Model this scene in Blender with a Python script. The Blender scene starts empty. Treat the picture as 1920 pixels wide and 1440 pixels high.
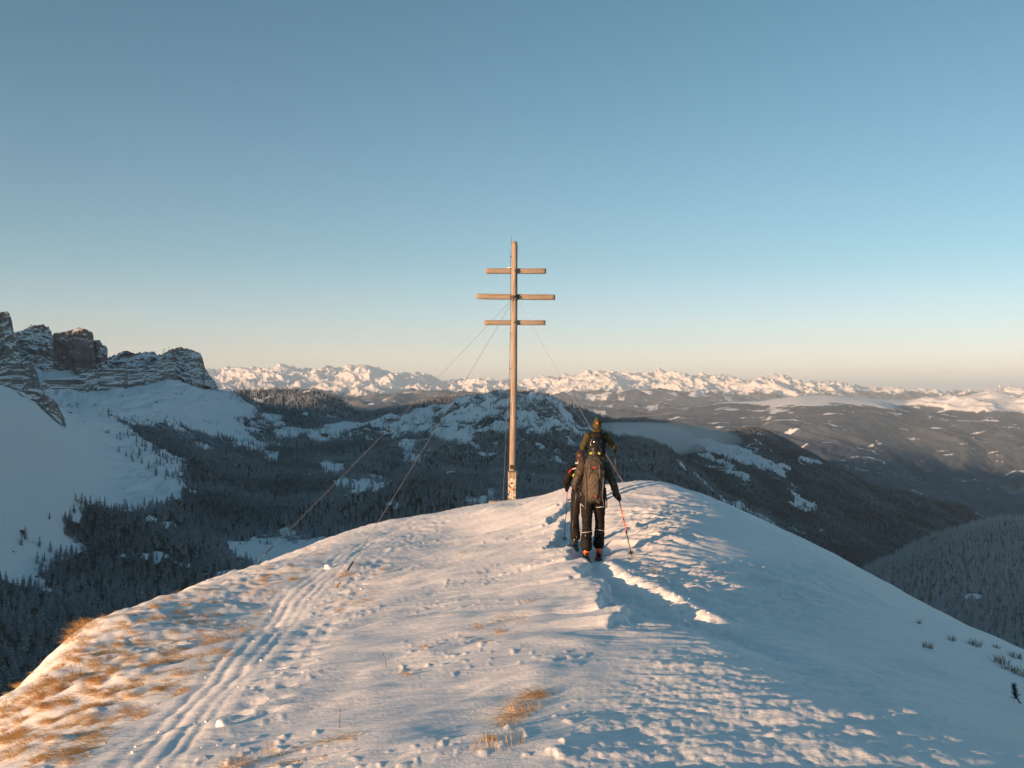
import bpy, bmesh, math, random
import numpy as np
from mathutils import Vector, Matrix

# ------------------------------------------------------------------ camera
F = 1866.0            # focal length in photo pixels (1920 wide) = 35 mm lens
CX, HY = 960.0, 735.0 # optical axis column, horizon row
scene = bpy.context.scene
col = scene.collection
cam_d = bpy.data.cameras.new('camera')
cam = bpy.data.objects.new('camera', cam_d)
col.objects.link(cam)
cam_d.sensor_width = 36.0
cam_d.lens = 36.0 * F / 1920.0
cam_d.shift_y = (HY - 720.0) / 1920.0
cam_d.clip_start = 0.1
cam_d.clip_end = 300000.0
cam.location = (0, 0, 0)
cam.rotation_euler = (math.radians(90), 0, 0)
scene.camera = cam
scene.cycles.volume_bounces = 2

# ------------------------------------------------------------------ light
SUN_EL = math.radians(6.6)
SUN_AZ = math.radians(50.0)      # the light travels this far to the right of the view axis
SDX, SDY = math.sin(SUN_AZ), math.cos(SUN_AZ)
to_sun = Vector((-SDX*math.cos(SUN_EL), -SDY*math.cos(SUN_EL), math.sin(SUN_EL)))
world = bpy.data.worlds.new('World')
scene.world = world
world.use_nodes = True
wn = world.node_tree
bg = wn.nodes['Background']
sky = wn.nodes.new('ShaderNodeTexSky')
sky.sky_type = 'NISHITA'
sky.sun_disc = False
sky.sun_elevation = SUN_EL
sky.sun_rotation = math.atan2(to_sun.x, to_sun.y)
sky.altitude = 2300.0
sky.air_density = 1.0
sky.dust_density = 2.4
sky.ozone_density = 2.2
# the winter dusk leans to teal overhead and to rose at the horizon: one tint by elevation, all the way round
tcw = wn.nodes.new('ShaderNodeTexCoord')
sepw = wn.nodes.new('ShaderNodeSeparateXYZ')
wn.links.new(tcw.outputs['Generated'], sepw.inputs[0])
rw = wn.nodes.new('ShaderNodeValToRGB')
rw.color_ramp.elements[0].position = 0.0; rw.color_ramp.elements[0].color = (1.45, 1.0, 1.02, 1)
rw.color_ramp.elements[1].position = 0.45; rw.color_ramp.elements[1].color = (0.46, 0.66, 0.54, 1)
for p_, c_ in ((0.05, (1.02, 0.80, 0.76)), (0.13, (0.71, 0.73, 0.63))):
    e_ = rw.color_ramp.elements.new(p_); e_.color = (*c_, 1)
wn.links.new(sepw.outputs[2], rw.inputs[0])
mw = wn.nodes.new('ShaderNodeMix'); mw.data_type = 'RGBA'; mw.blend_type = 'MULTIPLY'; mw.inputs[0].default_value = 1.0
wn.links.new(sky.outputs[0], mw.inputs[6]); wn.links.new(rw.outputs[0], mw.inputs[7])
wn.links.new(mw.outputs[2], bg.inputs[0])
bg.inputs[1].default_value = 0.125
sun_d = bpy.data.lights.new('sun', 'SUN')
sun_d.energy = 5.0
sun_d.angle = math.radians(0.5)
sun_d.color = (1.0, 0.59, 0.325)
sun = bpy.data.objects.new('sun', sun_d)
col.objects.link(sun)
sun.rotation_euler = to_sun.to_track_quat('Z', 'Y').to_euler()
sun.location = (-40, -60, 40)
vs = scene.view_settings
vs.view_transform = 'Standard'
vs.look = 'None'
vs.exposure = 1.14
vs.gamma = 1.0

# ------------------------------------------------------------------ helpers
rng = np.random.default_rng(7)
random.seed(7)

def _hash(ix, iy, seed):
    h = (ix.astype(np.int64) * 374761393 + iy.astype(np.int64) * 668265263 + seed * 1274126177) & 0xFFFFFFFF
    h = ((h ^ (h >> 13)) * 1274126177) & 0xFFFFFFFF
    h = h ^ (h >> 16)
    return h

def perlin(x, y, seed=0):
    x = np.asarray(x, dtype=np.float64); y = np.asarray(y, dtype=np.float64)
    x0 = np.floor(x); y0 = np.floor(y)
    fx = x - x0; fy = y - y0
    u = fx*fx*fx*(fx*(fx*6-15)+10); v = fy*fy*fy*(fy*(fy*6-15)+10)
    def g(ix, iy, dx, dy):
        a = (_hash(ix, iy, seed) & 0xFFFF) / 65536.0 * 2*np.pi
        return np.cos(a)*dx + np.sin(a)*dy
    n00 = g(x0, y0, fx, fy); n10 = g(x0+1, y0, fx-1, fy)
    n01 = g(x0, y0+1, fx, fy-1); n11 = g(x0+1, y0+1, fx-1, fy-1)
    return ((n00*(1-u)+n10*u)*(1-v) + (n01*(1-u)+n11*u)*v) * 1.5

def fbm(x, y, oct=5, seed=0, gain=0.5, lac=2.03):
    s = 0; a = 1.0; f = 1.0
    for i in range(oct):
        s = s + a*perlin(x*f, y*f, seed+i*17)
        a *= gain; f *= lac
    return s

def ridged(x, y, oct=5, seed=0, gain=0.5, lac=2.07):
    s = 0; a = 1.0; f = 1.0; w = 1.0
    for i in range(oct):
        n = 1.0 - np.abs(perlin(x*f, y*f, seed+i*31))*1.6
        n = np.clip(n, 0, 1)**2
        s = s + a*n*w
        w = np.clip(n*1.5, 0, 1)
        a *= gain; f *= lac
    return s

def sstep(a, b, x):
    t = np.clip((np.asarray(x, dtype=float)-a)/(b-a), 0, 1)
    return t*t*(3-2*t)

def proj(x, y, z):
    y = np.where(np.abs(y) < 1e-6, 1e-6, y)
    return CX + x/y*F, HY - z/y*F

def at(px, py, Y):
    return Vector(((px-CX)/F*Y, Y, -(py-HY)/F*Y))

def in_poly(px, py, poly):
    inside = np.zeros(np.shape(px), dtype=bool)
    n = len(poly)
    for i in range(n):
        x1, y1 = poly[i]; x2, y2 = poly[(i+1) % n]
        if y1 == y2: continue
        c = ((y1 > py) != (y2 > py)) & (px < (x2-x1)*(py-y1)/(y2-y1)+x1)
        inside ^= c
    return inside

def dist_poly(px, py, pts):
    """distance to an open polyline and the parameter along it (0..1)"""
    best = np.full(np.shape(px), 1e9); par = np.zeros(np.shape(px)); side = np.zeros(np.shape(px))
    n = len(pts)-1
    for i in range(n):
        ax, ay = pts[i][:2]; bx, by = pts[i+1][:2]
        dx, dy = bx-ax, by-ay
        t = np.clip(((px-ax)*dx+(py-ay)*dy)/(dx*dx+dy*dy), 0, 1)
        ex = px-(ax+t*dx); ey = py-(ay+t*dy)
        d = np.hypot(ex, ey)
        m = d < best
        best = np.where(m, d, best); par = np.where(m, (i+t)/n, par)
        side = np.where(m, np.sign(dx*ey-dy*ex), side)
    return best, par, side

def mesh_from(name, verts, faces, mat=None, smooth=True):
    me = bpy.data.meshes.new(name)
    verts = np.asarray(verts, dtype=np.float32)
    faces = np.asarray(faces, dtype=np.int32)
    nv, nf = len(verts), len(faces)
    k = faces.shape[1]
    me.vertices.add(nv)
    me.vertices.foreach_set('co', verts.ravel())
    me.loops.add(nf*k)
    me.loops.foreach_set('vertex_index', faces.ravel())
    me.polygons.add(nf)
    me.polygons.foreach_set('loop_start', np.arange(0, nf*k, k, dtype=np.int32))
    me.polygons.foreach_set('loop_total', np.full(nf, k, dtype=np.int32))
    me.polygons.foreach_set('use_smooth', np.full(nf, smooth, dtype=bool))
    me.update(calc_edges=True)
    if mat: me.materials.append(mat)
    return me

def grid_faces(nr, nc, wrap=False):
    r = np.arange(nr-1)[:, None]; c = np.arange(nc if wrap else nc-1)[None, :]
    c1 = (c+1) % nc
    return np.stack([r*nc+c, r*nc+c1, (r+1)*nc+c1, (r+1)*nc+c], axis=-1).reshape(-1, 4)

def add_attr(me, name, vals):
    a = me.attributes.new(name, 'FLOAT', 'POINT')
    a.data.foreach_set('value', np.asarray(vals, dtype=np.float32).ravel())

def obj(name, me, parent=None, label=None, cat=None, group=None, kind=None, loc=None):
    o = bpy.data.objects.new(name, me)
    col.objects.link(o)
    if parent is not None: o.parent = parent
    if loc is not None: o.location = loc
    if label: o['label'] = label
    if cat: o['category'] = cat
    if group: o['group'] = group
    if kind: o['kind'] = kind
    return o

# ------------------------------------------------------------------ material kit
def new_mat(name):
    m = bpy.data.materials.new(name); m.use_nodes = True
    nt = m.node_tree
    return m, nt, nt.nodes['Principled BSDF']

def nd(nt, t, **kw):
    n = nt.nodes.new(t)
    for k, v in kw.items(): setattr(n, k, v)
    return n

def noise(nt, scale, detail=4.0, rough=0.55, vec=None):
    n = nd(nt, 'ShaderNodeTexNoise')
    n.inputs['Scale'].default_value = scale
    n.inputs['Detail'].default_value = detail
    n.inputs['Roughness'].default_value = rough
    if vec is not None: nt.links.new(vec, n.inputs['Vector'])
    return n

def ramp(nt, src, stops):
    r = nd(nt, 'ShaderNodeValToRGB')
    cr = r.color_ramp
    while len(cr.elements) < len(stops): cr.elements.new(0.5)
    for e, (p, c) in zip(cr.elements, stops):
        e.position = p
        e.color = (c, c, c, 1) if not hasattr(c, '__len__') else (*c[:3], 1)
    nt.links.new(src, r.inputs[0])
    return r

def math_n(nt, op, a, b=None, clamp=False):
    m = nd(nt, 'ShaderNodeMath', operation=op)
    m.use_clamp = clamp
    for i, v in enumerate((a, b)):
        if v is None: continue
        if isinstance(v, (int, float)): m.inputs[i].default_value = v
        else: nt.links.new(v, m.inputs[i])
    return m.outputs[0]

def mixc(nt, fac, a, b):
    m = nd(nt, 'ShaderNodeMix', data_type='RGBA')
    if isinstance(fac, (int, float)): m.inputs[0].default_value = fac
    else: nt.links.new(fac, m.inputs[0])
    for i, v in ((6, a), (7, b)):
        if hasattr(v, '__len__'): m.inputs[i].default_value = (*v[:3], 1)
        else: nt.links.new(v, m.inputs[i])
    return m.outputs[2]

def attr(nt, name):
    a = nd(nt, 'ShaderNodeAttribute'); a.attribute_name = name
    return a.outputs['Fac']

def geo_pos(nt): return nd(nt, 'ShaderNodeNewGeometry').outputs['Position']

def bump(nt, height, strength, dist, bsdf, normal=None):
    b = nd(nt, 'ShaderNodeBump')
    b.inputs['Strength'].default_value = strength
    b.inputs['Distance'].default_value = dist
    nt.links.new(height, b.inputs['Height'])
    if normal is not None: nt.links.new(normal, b.inputs['Normal'])
    nt.links.new(b.outputs[0], bsdf.inputs['Normal'])
    return b.outputs[0]

def simple(name, color, rough=0.7, metal=0.0, var=0.0, scale=20.0, bstr=0.0, bscale=60.0, bdist=0.01, emit=None):
    m, nt, b = new_mat(name)
    b.inputs['Roughness'].default_value = rough
    b.inputs['Metallic'].default_value = metal
    tc = nd(nt, 'ShaderNodeTexCoord').outputs['Object']
    if var > 0:
        n = noise(nt, scale, 4, 0.6, tc)
        lo = [c*(1-var) for c in color]; hi = [min(1, c*(1+var)) for c in color]
        r = ramp(nt, n.outputs[0], [(0.3, lo), (0.7, hi)])
        nt.links.new(r.outputs[0], b.inputs['Base Color'])
    else:
        b.inputs['Base Color'].default_value = (*color, 1)
    if bstr > 0:
        n2 = noise(nt, bscale, 5, 0.6, tc)
        bump(nt, n2.outputs[0], bstr, bdist, b)
    if emit:
        b.inputs['Emission Color'].default_value = (*emit[0], 1)
        b.inputs['Emission Strength'].default_value = emit[1]
    return m
# ------------------------------------------------------------------ terrain materials
def terrain_mat(name, rock=(0.20, 0.18, 0.165), forest=(0.045, 0.055, 0.05), snowc=(0.80, 0.82, 0.85),
                nscale=0.02, steep=(0.62, 0.75), bdist=4.0, fscale=0.06, earth=None):
    """snow; rock where steep; forest floor by the 'forest' attribute; fields by 'earth'"""
    m, nt, b = new_mat(name)
    b.inputs['Roughness'].default_value = 0.85
    b.inputs['Specular IOR Level'].default_value = 0.15
    pos = geo_pos(nt)
    g = nd(nt, 'ShaderNodeNewGeometry')
    sx = nd(nt, 'ShaderNodeSeparateXYZ'); nt.links.new(g.outputs['Normal'], sx.inputs[0])
    n1 = noise(nt, nscale, 6, 0.6, pos)
    n2 = noise(nt, fscale, 5, 0.65, pos)
    # rock where steep, broken by noise
    st = math_n(nt, 'ADD', sx.outputs[2], math_n(nt, 'MULTIPLY', math_n(nt, 'SUBTRACT', n1.outputs[0], 0.5), 0.5))
    rk = ramp(nt, st, [(steep[0], 1.0), (steep[1], 0.0)]).outputs[0]
    rockv = ramp(nt, n2.outputs[0], [(0.3, [c*0.6 for c in rock]), (0.7, [c*1.3 for c in rock])]).outputs[0]
    c = mixc(nt, rk, snowc, rockv)
    fa = attr(nt, 'forest')
    fo = math_n(nt, 'ADD', fa, math_n(nt, 'MULTIPLY', math_n(nt, 'SUBTRACT', n2.outputs[0], 0.5), 1.5))
    fm = ramp(nt, fo, [(0.36, 0.0), (0.60, 1.0)]).outputs[0]
    fmix = math_n(nt, 'ADD', math_n(nt, 'MULTIPLY', n1.outputs[0], 0.45), math_n(nt, 'MULTIPLY', n2.outputs[0], 0.55))
    fv = ramp(nt, fmix, [(0.32, [x*0.45 for x in forest]), (0.5, forest), (0.68, [x*1.75 for x in forest])]).outputs[0]
    c = mixc(nt, fm, c, fv)
    if earth:
        ea = attr(nt, 'earth')
        eo = math_n(nt, 'ADD', ea, math_n(nt, 'MULTIPLY', math_n(nt, 'SUBTRACT', n1.outputs[0], 0.5), 1.4))
        c = mixc(nt, ramp(nt, eo, [(0.45, 0.0), (0.65, 1.0)]).outputs[0], c, earth)
    nt.links.new(c, b.inputs['Base Color'])
    bump(nt, n2.outputs[0], 0.5, bdist, b)
    return m

def sheet(cols, rows_per, dpx, amp=None, pxr=None, smooth=0):
    """Land surface from feature lines.  cols: {column: [(distance, row), ...]} with the same number of
    features in every column; returns x, y, z arrays (rows x columns)."""
    keys = sorted(cols)
    lo, hi = (keys[0], keys[-1]) if pxr is None else pxr
    pxs = np.arange(lo, hi+0.1, dpx)
    K = len(cols[keys[0]])
    LY = np.zeros((K, len(pxs))); PY = np.zeros((K, len(pxs)))
    for k in range(K):
        LY[k] = np.interp(pxs, keys, [math.log(cols[q][k][0]) for q in keys])
        PY[k] = np.interp(pxs, keys, [cols[q][k][1] for q in keys])
    if smooth:
        w = int(smooth/dpx)*2+1
        ker = np.hanning(w+2)[1:-1]; ker /= ker.sum()
        for k in range(K):
            for A in (LY, PY):
                A[k] = np.convolve(np.pad(A[k], w//2, mode='edge'), ker, mode='valid')
    # monotone cubic through the features, parameterised by feature index
    d = np.diff(PY, axis=0)
    m = np.zeros_like(PY)
    m[1:-1] = np.where(d[:-1]*d[1:] > 0, 2*d[:-1]*d[1:]/(d[:-1]+d[1:]+1e-12), 0)
    m[0] = d[0]; m[-1] = d[-1]
    dl = np.diff(LY, axis=0); ml = np.zeros_like(LY)
    ml[1:-1] = 2*dl[:-1]*dl[1:]/(dl[:-1]+dl[1:]+1e-12); ml[0] = dl[0]; ml[-1] = dl[-1]
    ys, ps = [], []
    for k in range(K-1):
        n = rows_per[k]
        for i in range(n + (1 if k == K-2 else 0)):
            t = i/n
            h00 = 2*t**3-3*t*t+1; h10 = t**3-2*t*t+t; h01 = -2*t**3+3*t*t; h11 = t**3-t*t
            ps.append(h00*PY[k]+h10*m[k]+h01*PY[k+1]+h11*m[k+1])
            ys.append(h00*LY[k]+h10*ml[k]+h01*LY[k+1]+h11*ml[k+1])
    Y = np.exp(np.array(ys)); P = np.array(ps)
    X = (pxs[None, :]-CX)/F*Y
    Z = -(P-HY)/F*Y
    return X, Y, Z

class Land:
    def __init__(s, X, Y, Z): s.X, s.Y, s.Z = X, Y, Z
    def build(s, name, mat, forest, earth=None, **kw):
        nr, nc = s.X.shape
        me = mesh_from(name, np.stack([s.X, s.Y, s.Z], -1).reshape(-1, 3), grid_faces(nr, nc), mat)
        add_attr(me, 'forest', forest)
        if earth is not None: add_attr(me, 'earth', earth)
        s.forest = forest
        s.ob = obj(name, me, kind='structure', **kw)
        return s.ob
    def scatter(s, n_per_m2, mask, seed, ymax=1e9, pxr=(-60, 1990)):
        """random tree spots, uniform per square metre, thinned by mask"""
        r = np.random.default_rng(seed)
        X, Y, Z = s.X, s.Y, s.Z
        ax = X[:-1, 1:]-X[:-1, :-1]; ay = Y[:-1, 1:]-Y[:-1, :-1]
        bx = X[1:, :-1]-X[:-1, :-1]; by = Y[1:, :-1]-Y[:-1, :-1]
        area = np.abs(ax*by-ay*bx)
        px, py = proj(X, Y, Z)
        mk = mask.copy()
        mk[(px < pxr[0]) | (px > pxr[1]) | (Y > ymax)] = 0
        mc = 0.25*(mk[:-1, :-1]+mk[1:, :-1]+mk[:-1, 1:]+mk[1:, 1:])
        lam = area*mc*n_per_m2
        cnt = r.poisson(lam.ravel())
        idx = np.repeat(np.arange(cnt.size), cnt)
        i, j = np.divmod(idx, X.shape[1]-1)
        u = r.random(len(idx)); v = r.random(len(idx))
        def lerp(A): return (A[i, j]*(1-u)+A[i, j+1]*u)*(1-v)+(A[i+1, j]*(1-u)+A[i+1, j+1]*u)*v
        return np.stack([lerp(X), lerp(Y), lerp(Z)], -1)
    def height(s, x, y):
        """height of the sheet at one plan position (nearest vertices, inverse distance)"""
        d = (s.X-x)**2+(s.Y-y)**2
        k = np.argpartition(d.ravel(), 4)[:4]
        w = 1/(d.ravel()[k]+1e-3)
        return float((s.Z.ravel()[k]*w).sum()/w.sum())

MAT_VALLEY = terrain_mat('snow_valley', nscale=0.02, fscale=0.05, steep=(0.18, 0.28), bdist=2.0)
MAT_HILL = terrain_mat('wooded_hill', forest=(0.040, 0.046, 0.048), nscale=0.012, fscale=0.035, bdist=4.0, steep=(0.45, 0.55))
MAT_PALE = terrain_mat('pale_hill', forest=(0.17, 0.172, 0.175), nscale=0.012, fscale=0.035, bdist=4.0, steep=(0.45, 0.55))
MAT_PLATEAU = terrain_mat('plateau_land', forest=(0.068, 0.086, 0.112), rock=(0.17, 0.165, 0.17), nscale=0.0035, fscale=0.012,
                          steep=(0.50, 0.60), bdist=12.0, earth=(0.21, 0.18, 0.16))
MAT_ALPS = terrain_mat('alpine_snow', snowc=(0.72, 0.71, 0.71), forest=(0.07, 0.075, 0.08), rock=(0.22, 0.20, 0.19), nscale=0.004, fscale=0.010,
                       steep=(0.45, 0.60), bdist=18.0)

# ------------------------------------------------------------------ valley with the talus, the saddle and the middle hill
A0 = (60, 1900)
VC = {
 -700: [A0, (300, 1400), (450, 1150), (560, 900), (680, 740), (850, 600), (1100, 600), (1800, 650)],
 -200: [A0, (420, 1400), (590, 1160), (740, 980), (860, 800), (1030, 680), (1250, 690), (2000, 690)],
 0:    [A0, (480, 1380), (610, 1215), (800, 1085), (900, 890), (1030, 721), (1300, 742), (1950, 690)],
 60:   [A0, (500, 1370), (640, 1215), (840, 1070), (960, 890), (1100, 745), (1400, 752), (2150, 690)],
 122:  [A0, (520, 1360), (680, 1200), (890, 1050), (1020, 905), (1200, 790), (1600, 765), (2300, 695)],
 200:  [A0, (540, 1340), (740, 1165), (980, 1010), (1200, 905), (1500, 815), (1900, 752), (2400, 700)],
 300:  [A0, (560, 1310), (820, 1110), (1100, 965), (1420, 880), (1800, 800), (2200, 730), (2600, 690)],
 360:  [A0, (600, 1290), (900, 1080), (1200, 960), (1550, 875), (2000, 795), (2400, 725), (2750, 700)],
 420:  [A0, (600, 1290), (900, 1080), (1300, 950), (1700, 875), (2200, 805), (2700, 733), (3100, 760)],
 500:  [A0, (600, 1290), (950, 1075), (1350, 955), (1800, 885), (2300, 825), (2800, 768), (3200, 800)],
 600:  [A0, (600, 1290), (1000, 1055), (1350, 955), (1800, 890), (2350, 826), (2900, 783), (3300, 815)],
 700:  [A0, (600, 1290), (1000, 1050), (1320, 915), (1560, 908), (2300, 832), (2880, 789), (3300, 820)],
 780:  [A0, (600, 1290), (1000, 1045), (1280, 884), (1560, 905), (2200, 832), (2800, 770), (3300, 800)],
 860:  [A0, (600, 1290), (1000, 1045), (1270, 890), (1560, 908), (2150, 838), (2750, 752), (3250, 790)],
 910:  [A0, (600, 1290), (1000, 1045), (1250, 915), (1560, 915), (2100, 842), (2700, 740), (3200, 790)],
 960:  [A0, (600, 1290), (1000, 1050), (1220, 945), (1550, 918), (2050, 850), (2680, 736), (3200, 790)],
 1010: [A0, (600, 1290), (1000, 1055), (1200, 962), (1520, 930), (2000, 860), (2620, 736), (3100, 800)],
 1060: [A0, (600, 1290), (1000, 1060), (1200, 975), (1500, 940), (2000, 872), (2560, 755), (3000, 830)],
 1110: [A0, (600, 1290), (1000, 1070), (1200, 985), (1500, 950), (2000, 885), (2500, 786), (2900, 870)],
 1160: [A0, (600, 1290), (1000, 1075), (1200, 1000), (1500, 960), (2000, 895), (2470, 810), (2800, 890)],
 1220: [A0, (600, 1290), (1000, 1085), (1200, 1015), (1500, 975), (1950, 912), (2430, 830), (2750, 920)],
 1300: [A0, (600, 1300), (1000, 1100), (1200, 1040), (1500, 1000), (1950, 945), (2400, 872), (2700, 970)],
 1450: [A0, (600, 1320), (1000, 1150), (1200, 1100), (1500, 1060), (1900, 1015), (2300, 962), (2600, 1060)],
 1600: [A0, (600, 1340), (1000, 1210), (1200, 1170), (1500, 1140), (1850, 1110), (2200, 1072), (2500, 1150)],
 1750: [A0, (600, 1360), (1000, 1270), (1200, 1240), (1500, 1220), (1800, 1200), (2150, 1170), (2450, 1230)],
 2100: [A0, (600, 1400), (1000, 1350), (1200, 1330), (1500, 1310), (1800, 1300), (2100, 1290), (2400, 1300)],
 2600: [A0, (600, 1450), (1000, 1400), (1200, 1380), (1500, 1360), (1800, 1350), (2100, 1340), (2400, 1340)],
}
X, Y, Z = sheet(VC, [8, 20, 55, 55, 60, 75, 20], 3.2, smooth=40)
px, py = proj(X, Y, Z)
amp = sstep(100, 900, Y)
# gullies run down the middle hill, humps in the forest, smooth talus on the left
hillm = sstep(560, 800, px)*sstep(1500, 2000, Y)
Z += amp*(fbm(X/260, Y/260, 5, 3)*14*(0.35+0.65*sstep(250, 500, px)) + fbm(X/45, Y/60, 3, 9)*2.2)
Z += -hillm*np.abs(fbm(X/120+0.4*fbm(X/300, Y/300, 2, 5), Y/700, 4, 21))*26
talus = sstep(470, 330, px)*sstep(700, 1000, Y)
Z += talus*(-np.abs(fbm(X/55+0.3*fbm(X/200, Y/200, 2, 6), Y/420, 4, 25))*11+fbm(X/14, Y/60, 3, 27)*1.2)
knob = sstep(985, 1000, px)*sstep(1110, 1040, px)*sstep(2300, 2600, Y)
Z += knob*ridged(X/50, Y/60, 4, 77)*9
SNOWY = [  # open snow among the trees, as seen from the summit
 [(-900, 500), (0, 560), (0, 720), (80, 760), (130, 800), (330, 930), (230, 945), (150, 930), (145, 955), (90, 965), (150, 1000), (160, 1020), (60, 1060), (110, 1105), (0, 1078), (-200, 1150), (-900, 1400)],
 [(0, 700), (60, 730), (200, 700), (420, 715), (470, 765), (400, 770), (440, 790), (525, 865), (515, 862), (440, 818), (345, 768), (415, 812), (405, 825), (345, 790), (300, 790), (240, 790), (190, 775), (250, 815), (345, 865), (330, 935), (200, 860), (110, 790)],
 [(425, 1010), (480, 998), (560, 1001), (645, 1008), (620, 1040), (560, 1064), (480, 1060), (440, 1035)],
 [(580, 805), (640, 800), (700, 786), (720, 790), (650, 812), (620, 825), (578, 822)],
 [(655, 893), (722, 890), (728, 905), (700, 925), (645, 928)],
 [(885, 918), (930, 918), (920, 945), (890, 945)],
 [(690, 792), (760, 782), (850, 742), (930, 738), (985, 760), (930, 775), (820, 775), (760, 800)],
 [(830, 810), (850, 790), (880, 800), (880, 840), (840, 840)],
 [(1000, 736), (1030, 740), (1062, 760), (1110, 795), (1080, 800), (1035, 775), (1010, 790), (975, 770)],
 [(330, 735), (440, 742), (480, 768), (455, 795), (490, 825), (540, 870), (510, 872), (430, 825), (385, 800), (300, 770)],
 [(600, 870), (640, 870), (635, 895), (585, 890)],
 [(750, 830), (780, 825), (790, 865), (770, 860)],
]
snowm = np.zeros(X.shape)
wob = fbm(X/70, Y/90, 4, 41)
wpx = px+wob*16; wpy = py+fbm(X/80, Y/70, 3, 55)*7
fr3 = np.zeros(X.shape)
for q_, (ax_, ay_) in enumerate(((18, 8), (34, 15), (52, 22))):
    wq = px+fbm(X/80, Y/100, 4, 41+q_)*ax_; vq = py+fbm(X/80, Y/70, 3, 55+q_)*ay_
    mq = np.zeros(X.shape)
    for p in SNOWY: mq = np.maximum(mq, in_poly(wq, vq, p))
    fr3 += mq/3
    if q_ == 0: snowm = mq
patch = sstep(0.42, 0.8, fbm(X/170, Y/330, 4, 61)+0.22*sstep(900, 780, py))
patch *= sstep(1500, 2300, Y)
scat = sstep(0.55, 0.85, fbm(X/60, Y/110, 3, 66)+0.25*sstep(1180, 1230, py)*sstep(140, 60, px))
forest = np.clip((1-fr3)**1.4-0.85*patch-0.8*scat, 0, 1)
# loose outliers creeping onto the open snow
edge = sstep(0.25, 0.7, fbm(X/120, Y/120, 4, 70))*0.10*sstep(330, 420, px)*sstep(760, 790, py)
dens = np.where(fr3 > 0.7, edge, forest)
# thin larch and pine cover on the upper talus and on the hill top
top = sstep(830, 770, py)*sstep(640, 720, px)*sstep(1200, 1100, px)
dens = dens*(1-0.2*top)
dens = np.where((snowm > 0) & in_poly(px, py, [(860, 770), (930, 750), (990, 740), (1100, 790), (1000, 800), (850, 800)]), np.maximum(dens, 0.35*sstep(-0.1, 0.3, fbm(X/70, Y/70, 3, 81))), dens)
dens = np.where(in_poly(px, py, [(180, 770), (260, 800), (345, 860), (370, 905), (300, 900), (200, 830)]), np.maximum(dens, 0.22*sstep(-0.1, 0.4, fbm(X/60, Y/60, 3, 83))), dens)
dens = np.where(in_poly(px, py, [(430, 1000), (600, 1003), (590, 1035), (440, 1030)]), np.maximum(dens, 0.05), dens)
dens = np.where((py < 752) & (px < 425), 0, dens)
dens = np.where(in_poly(px, py, [(25, 1000), (60, 985), (105, 1010), (150, 1030), (110, 1040), (40, 1060)]), np.maximum(dens, 0.16), dens)
dens = np.where(in_poly(px, py, [(205, 770), (270, 790), (300, 800), (290, 850), (350, 905), (250, 860)]), np.maximum(dens, 0.07), dens)
hz_ = in_poly(px, py, [(680, 800), (760, 775), (850, 738), (1000, 730), (1120, 790), (1120, 860), (700, 870)])
nz_ = fbm(X/55, Y/75, 4, 91)
dens = np.where(hz_ & (snowm > 0), np.clip(0.6*sstep(-0.05, 0.4, nz_+0.35*sstep(930, 1000, px)), 0, 1), dens)
dens = np.where(hz_ & (snowm == 0), dens*(0.25+0.75*sstep(-0.45, 0.15, nz_+0.5*sstep(790, 850, py))), dens)
valley = Land(X, Y, Z)
valley.build('valley_terrain', MAT_VALLEY, np.clip(dens*1.15-0.1, 0, 1)*0.9)
valley.dens = dens

# ------------------------------------------------------------------ wooded hill on the right
def hill(crest, front, back, rows, dpx, smooth=30):
    """crest: [(px, py, Y)], front: list of (dY factor, py offset) down to the base"""
    cols = {}
    for (a, b, Yc) in crest:
        cols[a] = [(Yc*f, b+o) for f, o in front] + [(Yc, b)] + [(Yc*f, b+o) for f, o in back]
    return sheet(cols, rows, dpx, smooth=smooth)

X, Y, Z = hill([(1300, 1290, 1250), (1450, 1200, 1300), (1540, 1125, 1400), (1590, 1085, 1450), (1650, 1060, 1480), (1700, 1036, 1500), (1750, 1016, 1500),
                (1800, 998, 1500), (1860, 984, 1500), (1920, 978, 1480), (2060, 965, 1450), (2400, 950, 1400), (2800, 950, 1300)],
               [(0.25, 700), (0.5, 330), (0.75, 120)], [(1.3, 120), (1.7, 260)], [20, 50, 70, 40, 12], 3.5)
Z += fbm(X/180, Y/180, 5, 103)*9*sstep(300, 800, Y)
px, py = proj(X, Y, Z)
f_r = np.clip(1-0.9*sstep(0.72, 0.95, fbm(X/60, Y/90, 4, 113)), 0, 1)
right_hill = Land(X, Y, Z); right_hill.build('right_hill', MAT_PALE, f_r); right_hill.dens = f_r

# ------------------------------------------------------------------ second hill with clearings, fog at its head
X, Y, Z = hill([(900, 800, 4700), (1100, 792, 4600), (1180, 787, 4500), (1268, 788, 4400), (1297, 800, 4300), (1345, 814, 4250), (1380, 808, 4250), (1407, 806, 4250), (1440, 815, 4250), (1479, 833, 4200),
                (1551, 865, 4150), (1623, 895, 4100), (1695, 920, 4050), (1790, 951, 4000), (1870, 987, 3950), (2000, 1035, 3900), (2300, 1120, 3800)],
               [(0.60, 210), (0.74, 120), (0.88, 45)], [(1.12, 30), (1.35, 120)], [30, 45, 50, 25, 10], 3.5)
Z += (fbm(X/420, Y/420, 5, 203)*30 - np.abs(fbm(X/260, Y/900, 4, 207))*38*sstep(0, 60, proj(X, Y, Z)[1]-790))*sstep(2200, 3000, Y)*0.8
px, py = proj(X, Y, Z)
open2 = np.zeros(X.shape)
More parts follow.
